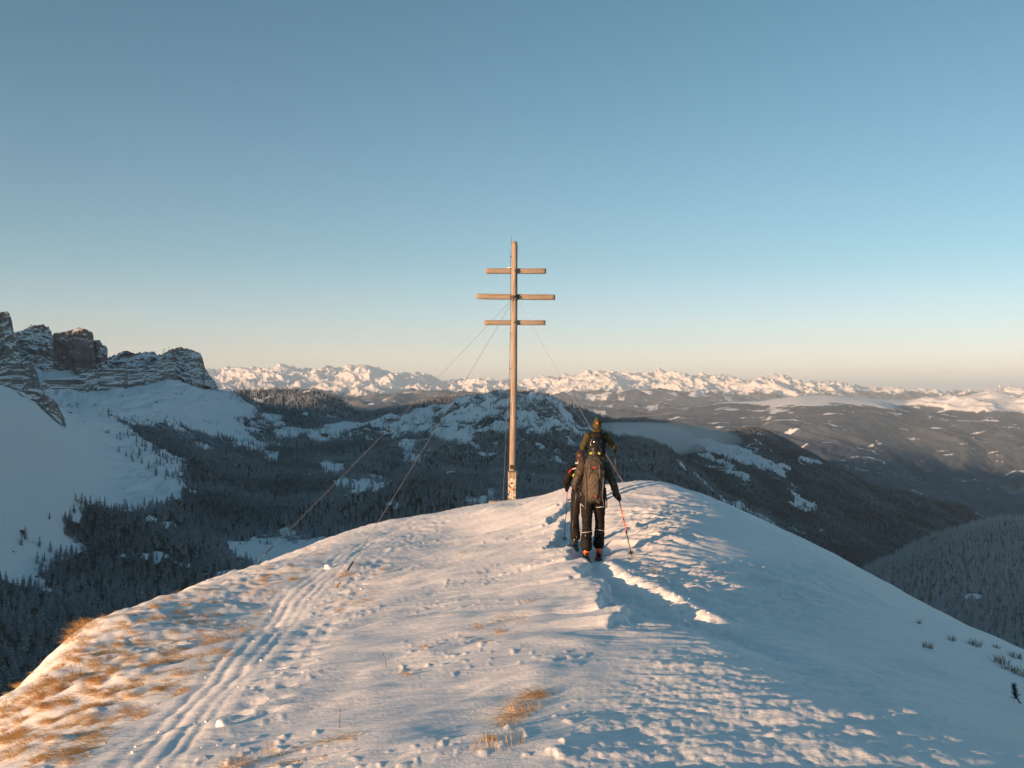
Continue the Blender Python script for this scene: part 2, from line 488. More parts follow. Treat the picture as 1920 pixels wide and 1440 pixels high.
for p in [[(1290, 826), (1330, 822), (1400, 838), (1480, 878), (1470, 890), (1400, 868), (1340, 850)],
          [(1295, 848), (1340, 850), (1390, 885), (1420, 905), (1395, 905), (1340, 870)],
          [(1410, 815), (1425, 822), (1432, 850), (1420, 848)],
          [(1470, 915), (1520, 935), (1530, 960), (1490, 950)],
          [(1480, 985), (1500, 990), (1498, 1000), (1480, 996)],
          [(1575, 1070), (1630, 1078), (1600, 1086), (1575, 1080)],
          [(1510, 848), (1535, 860), (1530, 872), (1510, 865)]]:
    open2 = np.maximum(open2, in_poly(px+fbm(X/90, Y/90, 4, 241)*22, py+fbm(X/90, Y/90, 4, 243)*9, p))
f2 = np.clip(1-open2*0.95-0.8*sstep(0.75, 0.95, fbm(X/110, Y/200, 4, 213)), 0, 1)
second_hill = Land(X, Y, Z); second_hill.build('second_hill', MAT_HILL, f2); second_hill.dens = f2*0.9

# ------------------------------------------------------------------ flat topped wooded hill and the sunlit forest band behind the saddle
X, Y, Z = hill([(150, 760, 5200), (330, 745, 5200), (425, 733, 5200), (480, 731, 5200), (560, 727, 5200), (592, 726, 5150), (615, 738, 5100), (645, 755, 5050), (690, 775, 5000), (760, 800, 5000), (860, 830, 4900)],
               [(0.72, 110), (0.84, 62), (0.95, 18)], [(1.08, 12), (1.4, 60)], [14, 24, 30, 14, 6], 3.0, smooth=16)
Z += (fbm(X/300, Y/300, 5, 303)*20 - np.abs(fbm(X/140, Y/800, 4, 307))*30)*0.8
f3 = np.clip(0.78-0.9*sstep(0.35, 0.8, fbm(X/130, Y/200, 4, 313)), 0, 1)
f3 *= sstep(5260, 5200, Y)
mesa = Land(X, Y, Z); mesa.build('mesa_hill', MAT_HILL, f3); mesa.dens = f3*0.75
X, Y, Z = hill([(560, 812, 3700), (640, 794, 3750), (700, 774, 3800), (760, 760, 3900), (850, 747, 4000), (930, 740, 4050), (1000, 739, 4100), (1060, 752, 4100), (1150, 790, 4000)],
               [(0.75, 130), (0.85, 55), (0.95, 16)], [(1.1, 12), (1.4, 60)], [8, 14, 26, 16, 6], 3.0)
Z += fbm(X/250, Y/250, 4, 353)*9
f4 = np.clip(1.0-0.9*sstep(0.5, 0.9, fbm(X/120, Y/160, 4, 363)), 0, 1)*sstep(4080, 3960, Y)
band = Land(X, Y, Z); band.build('forest_ridge', MAT_HILL, f4); band.dens = f4

# ------------------------------------------------------------------ far mid mountains
X, Y, Z = hill([(420, 775, 15000), (560, 765, 15000), (660, 752, 15000), (720, 742, 15000), (790, 736, 15000), (850, 740, 14500), (950, 752, 14000), (1050, 760, 14000)],
               [(0.6, 70), (0.8, 30)], [(1.15, 15), (1.5, 40)], [20, 30, 16, 6], 4.0)
Z += (ridged(X/1500, Y/1500, 5, 403)-0.8)*120
fm = np.clip(0.75-0.6*sstep(0.2, 0.7, fbm(X/500, Y/500, 4, 413)), 0, 1)
Land(X, Y, Z).build('far_ridge', MAT_PLATEAU, fm, np.clip(0.35+fbm(X/900, Y/900, 3, 415), 0, 1)*0.7)
X, Y, Z = hill([(900, 762, 17000), (1000, 748, 17000), (1060, 741, 17000), (1130, 738, 17000), (1250, 737, 17000), (1330, 742, 17000), (1420, 752, 16500), (1560, 775, 16000)],
               [(0.6, 60), (0.8, 24)], [(1.15, 15), (1.5, 40)], [20, 30, 16, 6], 4.0)
Z += (ridged(X/1400, Y/1400, 5, 433)-0.8)*110
fm = np.clip(0.72-0.6*sstep(0.3, 0.7, fbm(X/400, Y/600, 4, 443)), 0, 1)
Land(X, Y, Z).build('dark_ridge', MAT_PLATEAU, fm, 0*fm)

# ------------------------------------------------------------------ snow capped plateau and the wide valley below it
X, Y, Z = hill([(1000, 800, 11000), (1130, 787, 11000), (1200, 776, 11000), (1260, 766, 11000), (1350, 757, 11000), (1420, 755, 11000), (1500, 746, 11000), (1560, 745, 11000),
                (1650, 752, 11000), (1700, 757, 11500), (1760, 752, 12000), (1850, 743, 12500), (1920, 740, 12500), (2100, 737, 12500), (2600, 740, 12000)],
               [(0.42, 420), (0.54, 240), (0.66, 125), (0.84, 38)], [(1.12, -3), (1.5, 30)], [26, 60, 70, 60, 20, 8], 3.2, smooth=30)
px, py = proj(X, Y, Z)
er = sstep(752, 820, py)
Z += (fbm(X/1500, Y/1500, 6, 503)*35 - np.abs(fbm(X/700+0.5*fbm(X/1500, Y/1500, 2, 9), Y/2600, 6, 507))*95)*er
Z += fbm(X/160, Y/220, 4, 509)*9*er
Z += fbm(X/1100, Y/1100, 4, 511)*14
Z += sstep(1620, 1760, px)*sstep(800, 765, py)*(ridged(X/900, Y/1300, 5, 517)-0.8)*70
px, py = proj(X, Y, Z)
bare = sstep(774, 752, py + fbm(X/700, Y/700, 4, 523)*16 - 14*sstep(1650, 1900, px))*sstep(1280, 1420, px)
fp = np.clip(1-bare-0.85*sstep(0.55, 0.95, fbm(X/300, Y/150, 5, 533, gain=0.62)+0.12*sstep(860, 780, py)-0.1*sstep(880, 930, py)), 0, 1)
ep = np.clip((0.12+0.5*fbm(X/900, Y/500, 4, 543))*sstep(830, 870, py)*sstep(1010, 930, py)*1.3, 0, 1)
ep = np.maximum(ep, 0.5*sstep(1500, 1200, px)*sstep(760, 770, py)*sstep(830, 800, py))
plateau = Land(X, Y, Z)
plateau.build('plateau', MAT_PLATEAU, fp, ep)

# ------------------------------------------------------------------ far alpine range
AL = [(200, 700), (380, 692), (430, 690), (520, 686), (560, 690), (600, 692), (640, 690), (690, 686), (720, 692), (770, 700), (800, 704), (830, 712), (860, 714), (900, 706), (960, 713), (1050, 706),
      (1100, 698), (1130, 696), (1180, 697), (1260, 699), (1300, 704), (1350, 703), (1400, 708), (1450, 704), (1500, 711), (1550, 715), (1600, 721), (1650, 727), (1700, 731), (1780, 732), (1840, 729), (1880, 725), (1920, 725), (2050, 728), (2300, 722)]
X, Y, Z = hill([(a, b+3, 24000) for a, b in AL], [(0.62, 60), (0.74, 46), (0.88, 26)], [(1.12, 4), (1.4, 60)], [16, 60, 110, 60, 10], 1.7, smooth=8)
k = sstep(14000, 18500, Y)
rg = ridged(X/2300, Y/2900, 7, 603, gain=0.58)
Z += k*(rg-1.10)*105
Z += k*(ridged(X/620+0.3*rg, Y/1000, 6, 613, gain=0.62)-0.98)*72
px, py = proj(X, Y, Z)
fa = np.clip(sstep(728, 746, py+fbm(X/1100, Y/1100, 4, 623)*10), 0, 1)
Land(X, Y, Z).build('alpine_range', MAT_ALPS, fa)

# ------------------------------------------------------------------ land to the horizon under everything
n = 60
g = np.linspace(-1, 1, n); g = np.sign(g)*np.abs(g)**2*150000
gx, gy = np.meshgrid(g, g)
gz = -1150 + fbm(gx/9000, gy/9000, 3, 700)*60
me = mesh_from('ground', np.stack([gx, gy, gz], -1).reshape(-1, 3), grid_faces(n, n), MAT_PLATEAU)
add_attr(me, 'forest', np.ones(n*n)); add_attr(me, 'earth', np.zeros(n*n))
obj('ground', me, kind='structure')

# ------------------------------------------------------------------ unseen mountain added behind the summit, crest shaped to shade the valleys
DM = 1900.0
S = np.linspace(-12000, 400, 420)
hs = np.interp(S, [-12000, -7000, -5300, -4500, -3300, -2500, -2000, -1500, -1000, -620, -330, -150, -60, 0, 400],
                  [800, 720, 600, 400, 415, 442, 432, 385, 310, 245, 130, 50, -40, -200, -500])
hs = hs + fbm(S/420, S*0+3.3, 5, 801)*22*sstep(-100, -500, S)
Q = np.array([-1800, -1000, -500, -220, -90, -30, 0, 30, 90, 220, 500, 1000, 1800.0])
SS, QQ = np.meshgrid(S, Q)
HH = hs[None, :]-np.abs(QQ)**0.93*1.15
HH += fbm(SS/300, QQ/300, 5, 811)*30*sstep(20, 200, np.abs(QQ))
HH = np.maximum(HH, -1160)
px_, py_ = SDY, -SDX            # direction across the light, to the right
XM = -SDX*(DM-QQ)+SS*px_; YM = -SDY*(DM-QQ)+SS*py_
me = mesh_from('shade_massif', np.stack([XM, YM, HH], -1).reshape(-1, 3), grid_faces(len(Q), len(S)), MAT_ALPS)
add_attr(me, 'forest', np.zeros(XM.size))
obj('shade_massif', me, kind='structure')
# ------------------------------------------------------------------ rock walls of the range on the left
def rock_mat(name, c1, c2, snow_lo, snow_hi, strata=0.0):
    m, nt, b = new_mat(name)
    b.inputs['Roughness'].default_value = 0.9
    b.inputs['Specular IOR Level'].default_value = 0.1
    pos = geo_pos(nt)
    g = nd(nt, 'ShaderNodeNewGeometry'); sx = nd(nt, 'ShaderNodeSeparateXYZ'); nt.links.new(g.outputs['Normal'], sx.inputs[0])
    n1 = noise(nt, 0.05, 6, 0.65, pos); n2 = noise(nt, 0.012, 4, 0.6, pos); n3 = noise(nt, 0.22, 4, 0.7, pos)
    mp = nd(nt, 'ShaderNodeMapping'); nt.links.new(pos, mp.inputs['Vector']); mp.inputs['Scale'].default_value = (0.10, 0.10, 0.015)
    n4 = noise(nt, 1.0, 5, 0.65, mp.outputs[0])
    rk = mixc(nt, ramp(nt, n4.outputs[0], [(0.35, 0.0), (0.65, 1.0)]).outputs[0], c1, c2)
    rk = mixc(nt, ramp(nt, n1.outputs[0], [(0.35, 0.55), (0.6, 0.0)]).outputs[0], rk, [x*0.45 for x in c1])
    s = math_n(nt, 'ADD', sx.outputs[2], math_n(nt, 'MULTIPLY', math_n(nt, 'SUBTRACT', n3.outputs[0], 0.5), 0.9))
    s = math_n(nt, 'ADD', s, math_n(nt, 'MULTIPLY', math_n(nt, 'SUBTRACT', n2.outputs[0], 0.5), 0.7))
    sm = ramp(nt, s, [(snow_lo, 0.0), (snow_hi, 1.0)]).outputs[0]
    nt.links.new(mixc(nt, sm, rk, (0.80, 0.82, 0.85)), b.inputs['Base Color'])
    bump(nt, n1.outputs[0], 0.7, 3.0, b)
    return m
ROCK_WALL = rock_mat('rock_wall', (0.19, 0.172, 0.16), (0.29, 0.245, 0.21), 0.60, 0.85)
ROCK_SNOWY = rock_mat('rock_snowy', (0.16, 0.155, 0.155), (0.28, 0.25, 0.235), 0.26, 0.52)

ROCK_BAND = rock_mat('rock_band', (0.15, 0.145, 0.145), (0.27, 0.24, 0.22), 0.40, 0.66)
def cliff(name, top, bot, mat, steps=4, buttress=10.0, lean=25.0, seed=0, dpx=0.6, nv=56, rough=5.0, back=1.0):
    x0 = min(top[0][0], bot[0][0]); x1 = max(top[-1][0], bot[-1][0])
    pxs = np.arange(x0, x1+0.01, dpx); n = len(pxs)
    tp = np.interp(pxs, [t[0] for t in top], [t[1] for t in top]); ty = np.interp(pxs, [t[0] for t in top], [t[2] for t in top])
    bp = np.interp(pxs, [t[0] for t in bot], [t[1] for t in bot]); by = ty-lean
    tp = tp + fbm(pxs/6.0, pxs*0+seed, 5, seed+1)*2.4*sstep(0, 6, bp-tp)
    bp = np.maximum(bp+4, tp+0.5)
    V = []
    vv = np.linspace(0, 1, nv)[:, None]
    PY = bp+(tp-bp)*vv
    Zr = -(PY-HY)/F*(by+(ty-by)*vv)
    XW = (pxs[None]-CX)/F*ty[None]
    # ledges: depth advances in steps, faces stand nearly upright
    ph = vv*steps + 1.3*fbm(XW/60, Zr/45, 4, seed+5)
    q = (np.floor(ph)+sstep(0.55, 1.0, ph-np.floor(ph)))/steps
    lw = sstep(-0.25, 0.35, fbm(XW/50, Zr/25, 3, seed+6))
    q = q*lw+(ph/steps)*(1-lw)
    D = lean*np.clip(q, 0, 1.2)
    D -= (ridged(XW/38+0.3*fbm(XW/30, Zr/30, 2, seed), Zr/190, 4, seed+7)-0.7)*buttress
    D += fbm(XW/9, Zr/12, 4, seed+9)*rough
    D += fbm(XW/3.5, Zr/4.5, 2, seed+12)*rough*0.35
    YY = by[None]+D
    XX = (pxs[None]-CX)/F*YY; ZZ = -(PY-HY)/F*YY
    # roll back over the top and close the flanks
    base_y = YY[-1].copy(); base_x = XX[-1].copy()
    rows = [(base_y+25*back, ZZ[-1]-1.5), (base_y+70*back, ZZ[-1]-22*back), (base_y+110*back, ZZ[-1]-90*back)]
    for y_, z_ in rows:
        y_ = y_+fbm(pxs/5, pxs*0+2.2, 3, seed+15)*8*back
        XX = np.vstack([XX, base_x*y_/base_y]); YY = np.vstack([YY, y_]); ZZ = np.vstack([ZZ, z_])
    def flank(i, s):
        dy = np.array([[25, 70.0]])*back
        y_ = YY[:, i:i+1]+dy
        return XX[:, i:i+1]*y_/YY[:, i:i+1]-s*dy*0.12, y_, ZZ[:, i:i+1]+np.array([[-2, -18.0]])*back
    l = flank(0, -1); rr_ = flank(n-1, 1)
    XX = np.hstack([l[0][:, ::-1], XX, rr_[0]]); YY = np.hstack([l[1][:, ::-1], YY, rr_[1]]); ZZ = np.hstack([l[2][:, ::-1], ZZ, rr_[2]])
    me = mesh_from(name, np.stack([XX, YY, ZZ], -1).reshape(-1, 3), grid_faces(*XX.shape), mat, smooth=False)
    return obj(name, me, kind='structure')

cliff('rock_tower', [(-90, 560, 1940), (-30, 576, 1950), (0, 587, 1955), (11, 583, 1955), (17, 587, 1955), (21, 596, 1960), (23, 606, 1960), (26, 622, 1960), (30, 624, 1965), (34, 642, 1970), (40, 664, 1975)],
      [(-90, 705), (0, 694), (40, 676)], ROCK_SNOWY, 6, 16, 45, 1)
cliff('rock_block', [(24, 626, 2200), (45, 618, 2200), (60, 609, 2210), (80, 609, 2220), (91, 613, 2230), (96, 621, 2240), (99, 634, 2240)], [(24, 684), (65, 690), (99, 692)], ROCK_SNOWY, 5, 14, 60, 2)
cliff('rock_tower', [(64, 640, 2260), (97, 631, 2290), (101, 625, 2300), (120, 622, 2310), (135, 619, 2315), (150, 614, 2320), (160, 617, 2325), (168, 621, 2330), (174, 624, 2330), (176, 634, 2335)],
      [(64, 702), (98, 703), (130, 704), (176, 702)], ROCK_WALL, 1, 5, 10, 3, rough=1.8)
cliff('rock_tower', [(170, 642, 2400), (182, 637, 2400), (188, 638, 2400), (192, 647, 2400), (199, 648, 2405), (202, 657, 2410)], [(170, 702), (202, 700)], ROCK_SNOWY, 2, 9, 14, 4, rough=3)
cliff('rock_cliff', [(-60, 696, 1520), (0, 688, 1545), (20, 677, 1570), (40, 672, 1600), (55, 677, 1640), (65, 690, 1670), (72, 706, 1690), (75, 720, 1700)], [(-60, 738), (0, 726), (30, 733), (75, 731)], ROCK_BAND, 3, 16, 22, 5, rough=5)
cliff('rock_cliff', [(72, 722, 1830), (80, 714, 1850), (95, 711, 1900), (130, 707, 1985), (150, 701, 2020), (172, 693, 2060), (190, 693, 2085), (210, 691, 2140), (232, 683, 2200), (240, 690, 2230), (262, 689, 2290), (290, 684, 2350), (312, 674, 2410), (330, 668, 2450)],
      [(72, 724), (110, 744), (135, 742), (160, 741), (190, 741), (210, 727), (225, 728), (250, 725), (270, 717), (310, 713), (330, 709)], ROCK_BAND, 2, 18, 26, 6)
cliff('rock_cliff', [(196, 672, 2590), (212, 667, 2600), (225, 661, 2610), (238, 657, 2615), (250, 663, 2620), (262, 661, 2625), (276, 660, 2630), (290, 659, 2635), (296, 668, 2640), (302, 674, 2640)],
      [(196, 704), (236, 704), (302, 704)], ROCK_SNOWY, 3, 12, 110, 7)
cliff('rock_bastion', [(292, 668, 2560), (310, 661, 2570), (322, 654, 2575), (338, 651, 2580), (358, 655, 2600), (368, 659, 2610), (376, 662, 2620), (379, 670, 2630), (382, 680, 2650), (385, 692, 2670), (392, 703, 2690), (402, 713, 2720), (410, 727, 2750)],
      [(292, 708), (320, 720), (350, 717), (390, 720), (410, 736)], ROCK_BAND, 6, 16, 80, 8)
cliff('rock_step', [(36, 731, 1090), (60, 729, 1100), (82, 727, 1110), (84, 741, 1115), (98, 748, 1125), (108, 757, 1135), (113, 769, 1140), (118, 777, 1150), (123, 788, 1160)],
      [(36, 733), (60, 750), (84, 764), (100, 774), (123, 790)], ROCK_SNOWY, 3, 3, 10, 9, rough=1.2, back=0.12)
# ------------------------------------------------------------------ the summit ridge under the camera
CP = []
def cpx(px, py, Y): p = at(px, py, Y); CP.append(tuple(p))
for a in [(960, 1440, 5.2), (300, 1440, 6.0), (1600, 1440, 5.2), (1920, 1400, 5.9), (0, 1440, 7.0), (0, 1312, 10.0), (100, 1235, 12.5), (165, 1172, 14.3), (260, 1142, 16.0),
          (350, 1105, 18), (450, 1075, 20.0), (600, 1020, 24.0), (700, 985, 27.0), (820, 963, 29.0), (930, 945, 30.0), (1060, 916, 26.5), (1140, 908, 25.0), (1240, 905, 24.0),
          (1300, 925, 23.3), (1400, 967, 21.8), (1500, 1012, 20.3), (1600, 1062, 19.0), (1750, 1142, 17.0), (1920, 1222, 15.0),
          (1110, 1041, 15.5), (350, 1160, 14.0), (450, 1125, 15.5), (280, 1215, 12.3), (900, 957, 26.0), (960, 950, 26.3), (1010, 937, 26.5), (820, 974, 26.0), (1000, 1200, 9.1), (1150, 1170, 9.9), (800, 1050, 18.0), (600, 1200, 10.5), (400, 1200, 11.5), (1500, 1250, 8.3), (1700, 1300, 7.4),
          (1400, 1105, 12.7), (1290, 1000, 17.0), (1600, 1150, 12.8), (1750, 1250, 10.4), (1480, 1060, 16.2), (1850, 1330, 8.6), (1130, 950, 21.0), (200, 1330, 8.8), (1250, 1300, 6.9), (700, 1330, 7.0), (900, 1000, 23.0), (1060, 1000, 19.0)]:
    cpx(*a)
CP += [(-6.55, 12.6, -4.15), (-7.2, 14.6, -4.45), (-6.1, 10.2, -3.95), (-5.3, 8.2, -3.45), (-7.3, 17, -4.6), (-12, 8, -6.9), (-13, 15, -8.2), (-12, 23, -8.4), (-9, 33, -8), (-3, 37, -7.0), (2, 36, -5.9), (7, 32, -5.8), (10.5, 25, -6.3), (12.5, 17, -6.8), (12, 10, -5.0), (8, 4, -3.0),
       (-6, -5, -2.9), (0, -7, -1.5), (6, -5, -2.0), (0, 1.5, -1.72), (-10, 0, -5.2), (11, 0, -3.6), (-4, 2, -2.3), (4, 2, -2.0),
       (0, -60, -2), (-40, -40, -22), (40, -40, -16), (-60, 0, -38), (60, 0, -34), (60, 45, -42), (-60, 45, -46), (0, 85, -48), (45, 85, -52), (-45, 85, -54), (-30, 15, -21), (30, 20, -19), (-20, 50, -24), (25, 50, -24)]
CPa = np.array(CP)
def _tps(r): return np.where(r > 0, r*r*np.log(r+1e-9), 0)
def tps_fit(P):
    n = len(P); xy = P[:, :2]
    K = _tps(np.hypot(xy[:, None, 0]-xy[None, :, 0], xy[:, None, 1]-xy[None, :, 1])) + np.eye(n)*0.05
    Q = np.hstack([np.ones((n, 1)), xy])
    M = np.zeros((n+3, n+3)); M[:n, :n] = K; M[:n, n:] = Q; M[n:, :n] = Q.T
    return np.linalg.solve(M, np.concatenate([P[:, 2], np.zeros(3)]))
TW = tps_fit(CPa)
def base_h(x, y):
    x = np.asarray(x, float); y = np.asarray(y, float)
    s = TW[-3]+TW[-2]*x+TW[-1]*y
    for (a, b, _), w in zip(CPa, TW[:-3]):
        s = s + w*_tps(np.hypot(x-a, y-b))
    return s

def p2g(px, py, y0=3.0, y1=34.0):
    """first meeting of a sight line with the ridge surface -> plan position"""
    Y = np.concatenate([np.linspace(y0, 12, 400), np.linspace(12.02, y1, 600)])
    zr = -(py-HY)/F*Y
    h = base_h((px-CX)/F*Y, Y)
    k = np.argmax(zr <= h) if np.any(zr <= h) else int(np.argmin(zr-h))
    return ((px-CX)/F*Y[k], Y[k])
def line2g(pts): return [p2g(*p) for p in pts]

# lines traced on the snow: skin track, wind lips, ski tracks of others
TRACK = line2g([(1112, 1050), (1135, 1085), (1175, 1118), (1225, 1142), (1290, 1170), (1370, 1195), (1470, 1235), (1600, 1300), (1760, 1390)])
TRACK2 = [(1.3, 15.6), (1.45, 18), (1.75, 21), (2.1, 24), (2.6, 27)]
BERM = line2g([(1132, 1052), (1165, 1080), (1230, 1112), (1300, 1150), (1372, 1183)])
LIP = line2g([(1175, 1185), (1160, 1155), (1115, 1090), (1085, 1060), (1058, 1035), (1040, 990), (1062, 950), (1090, 930)])
SKI = [line2g([(230+d, 1450), (330+d*0.8, 1350), (420+d*0.7, 1255), (480+d*0.6, 1195), (540+d*0.5, 1125), (610+d*0.4, 1068), (690+d*0.3, 1018), (780+d*0.2, 978)]) for d in (-26, 6, 48, 76)]
STEPS = line2g([(470, 1350), (540, 1255), (580, 1200), (630, 1145), (672, 1090), (715, 1045), (770, 1004), (835, 976)])
DRIFT = [line2g(q) for q in ([(620, 1440), (700, 1405), (790, 1378), (880, 1362)], 
                             [(830, 1170), (900, 1142)], [(1060, 1215), (1120, 1195)])]

def detail_h(x, y):
    r = np.hypot(x, y)
    px, py = proj(x, np.maximum(y, 0.5), base_h(x, y))
    front = (y > 0.5)
    near = sstep(60, 30, r)
    h = fbm(x/2.6, y/3.4, 4, 901)*0.045*near
    # wind ripples combed up the left flank toward the crest
    a = math.radians(38)
    u = x*math.cos(a)+y*math.sin(a); v = -x*math.sin(a)+y*math.cos(a)
    left = sstep(1180, 1020, px)*front
    h += left*fbm(u/2.6, v/0.42, 4, 911)*0.030*near
    h += left*np.clip(fbm(u/1.9+3, v/0.5, 3, 915)-0.15, 0, 1)*0.055*near
    # grass hummocks under the snow of the left shoulder
    dsk, tsk, ssk = dist_poly(x, y, SKI[1])
    clr = sstep(0.35, 0.9, dsk)
    h += clr*np.where(ssk > 0, 1, 0)*sstep(640, 420, px+(py-1200)*0.25)*front*near*(fbm(u/0.8, v/0.36, 3, 917)*0.030+np.clip(fbm(x/0.30, y/0.36, 2, 919), 0, 1)*0.030)
    # right flank: fine flutes down the fall line, otherwise smooth
    right = sstep(1250, 1400, px-(py-1000)*0.35)*front
    h += right*fbm((x*0.8+y*0.25)/2.0, (y-x*0.35)/0.35, 3, 921)*0.016*near
    # fluted sastrugi on the crest to the right of the walkers
    fl = np.exp(-(((px-1235)/85)**2+((py-985)/75)**2))*front
    b = math.radians(28)
    u2 = x*math.sin(b)+y*math.cos(b); v2 = x*math.cos(b)-y*math.sin(b)
    h += fl*(ridged(v2/1.4+0.2*fbm(u2, v2, 2, 3), u2/0.34, 4, 931)-0.5)*0.075
    # wind board broken into feathers between track and shaded flank
    fe = sstep(1060, 1180, px)*sstep(1030, 1070, py)*sstep(1720, 1350, px-(py-1060)*0.95)*sstep(1235, 1160, py)*front
    h += fe*(ridged(x/0.95, y/0.30+0.15*x, 5, 941, gain=0.6)-0.6)*(0.040-0.016*sstep(1120, 1180, py))
    # rough trampled and wind-torn snow low on the right
    ro = sstep(1040, 1240, px+(py-1300)*0.6)*sstep(1165, 1260, py)*sstep(1990, 1560, px-(py-1250)*0.4)*front
    h += ro*((ridged((x+0.3*y)/0.55, (y-0.2*x)/0.36, 5, 951, gain=0.66)-0.75)*0.0085 + np.clip(fbm(x/0.075, y/0.10, 2, 955)-0.15, 0, 0.6)*0.010*sstep(0.0, 0.35, fbm(x/0.9, y/0.7, 2, 957)))
    h += ro*(fbm(x/1.5, y/0.9, 4, 959)*0.034+fbm(x/0.09, y/0.11, 2, 958)*0.006)
    # crumbs on the left flank
    h += sstep(0.2, 0.5, dsk)*left*np.clip(fbm(x/0.11, y/0.15, 2, 961)-0.38, 0, 0.4)*0.035*sstep(0.05, 0.4, fbm(x/1.7, y/2.3, 3, 963))*near
    # skin track: trough with a lit berm on its far side
    d, t, s = dist_poly(x, y, TRACK)
    fade = sstep(1.0, 0.75, t)
    h -= fade*np.exp(-(d/0.28)**2)*0.07*(0.5+0.5*sstep(0.0, 0.15, t))
    d2, t2, s2 = dist_poly(x, y, TRACK2)
    h -= np.exp(-(d2/0.22)**2)*0.06*sstep(1.0, 0.85, t2)
    d3, t3, s3 = dist_poly(x, y, BERM)
    h += np.exp(-(d3/0.15)**2)*(0.075+0.018*fbm(x/0.4, y/0.4, 4, 971))*sstep(1.0, 0.9, t3)*sstep(0.0, 0.05, t3)
    ck = sstep(0.25, 0.5, t)*sstep(0.75, 0.6, t)*np.exp(-((d-0.12)/0.16)**2)
    h += ck*np.clip(fbm(x/0.17, y/0.17, 3, 975), 0, 0.7)*0.07
    # wind lips: the left board ends in a scalloped edge above the track
    dl, tl, sl = dist_poly(x, y, LIP)
    saw = (tl*7.0) % 1.0
    off = (saw-0.5)*0.34 + 0.12*fbm(x/0.5, y/0.5, 3, 981)
    sd = dl*np.where(sl > 0, 1, -1) + off         # positive on the left of the line
    ends = sstep(0.0, 0.06, tl)*sstep(1.0, 0.9, tl)
    h += ends*0.125*sstep(-0.02, 0.05, sd)*np.exp(-np.clip(sd, 0, 9)/0.75)
    # ski tracks
    for q, L in enumerate(SKI):
        d, t, s = dist_poly(x, y, L)
        h += -np.exp(-(d/0.035)**2)*0.0075*(0.45+sstep(-0.3, 0.5, fbm(x/1.2, y/1.6, 2, 986+q))) + np.exp(-((d-0.10)/0.05)**2)*0.004
    d, t, s = dist_poly(x, y, SKI[1])
    h -= np.exp(-(d/0.4)**2)*0.015
    # footprints
    d, t, s = dist_poly(x, y, STEPS)
    ph = (t*30) % 1.0
    h -= np.exp(-((d-0.10)/0.09)**2)*np.exp(-((ph-0.5)/0.2)**2)*0.024
    h += np.exp(-(d/0.3)**2)*np.clip(fbm(x/0.10, y/0.13, 2, 985)-0.2, 0, 0.6)*0.012
    # drifts with a sharp lit brow
    for L in DRIFT:
        d, t, s = dist_poly(x, y, L)
        sd = d*np.where(s > 0, 1, -1)
        e = sstep(0, 0.4, t)*sstep(1, 0.6, t)
        h += e*np.where(sd > 0, np.exp(-(sd/0.6)**2), np.exp(-(sd/0.16)**2))*0.020
    return h*np.where(front, 1, 0.3)

# polar fan of vertices: fine where the photograph looks, coarse elsewhere
th = np.concatenate([np.radians(np.linspace(-34, 34, 800)), np.radians(np.linspace(34, 326, 74)[1:-1])])
rr = np.concatenate([[0.05, 0.6, 1.2, 1.8, 2.4], np.exp(np.linspace(math.log(3.0), math.log(36.0), 520)), np.exp(np.linspace(math.log(36.6), math.log(140.0), 44))])
TH, RR = np.meshgrid(th, rr)
GX = RR*np.sin(TH); GY = RR*np.cos(TH)
GB = base_h(GX, GY)
GB = np.where(RR > 60, GB-(RR-60)*0.25, GB)
GZ = GB + detail_h(GX, GY)

def ground_z(x, y):
    x = np.atleast_1d(np.asarray(x, float)); y = np.atleast_1d(np.asarray(y, float))
    return base_h(x, y)+detail_h(x, y)
def gpos(px, py):
    x, y = p2g(px, py)
    return Vector((x, y, float(ground_z(x, y)[0])))

m, nt, b = new_mat('ridge_snow')
pos = geo_pos(nt)
b.inputs['Roughness'].default_value = 0.55
b.inputs['Specular IOR Level'].default_value = 0.3
nA = noise(nt, 1.3, 4, 0.6, pos); nB = noise(nt, 26.0, 5, 0.65, pos); nC = noise(nt, 170.0, 3, 0.6, pos)
cc = ramp(nt, nA.outputs[0], [(0.3, (0.85, 0.86, 0.875)), (0.7, (0.90, 0.90, 0.905))]).outputs[0]
nt.links.new(cc, b.inputs['Base Color'])
mp = nd(nt, 'ShaderNodeMapping'); nt.links.new(pos, mp.inputs['Vector'])
mp.inputs['Rotation'].default_value = (0, 0, math.radians(-38)); mp.inputs['Scale'].default_value = (2.0, 9.0, 4.0)
nD = noise(nt, 1.0, 5, 0.6, mp.outputs[0])
bh = math_n(nt, 'ADD', math_n(nt, 'MULTIPLY', nD.outputs[0], 1.0), math_n(nt, 'ADD', math_n(nt, 'MULTIPLY', nB.outputs[0], 0.45), math_n(nt, 'MULTIPLY', nC.outputs[0], 0.10)))
bump(nt, bh, 0.45, 0.030, b)
MAT_SNOW = m
me = mesh_from('summit_ridge', np.stack([GX, GY, GZ], -1).reshape(-1, 3), grid_faces(len(rr), len(th), wrap=True)[:, ::-1], MAT_SNOW)
obj('summit_ridge', me, kind='structure')
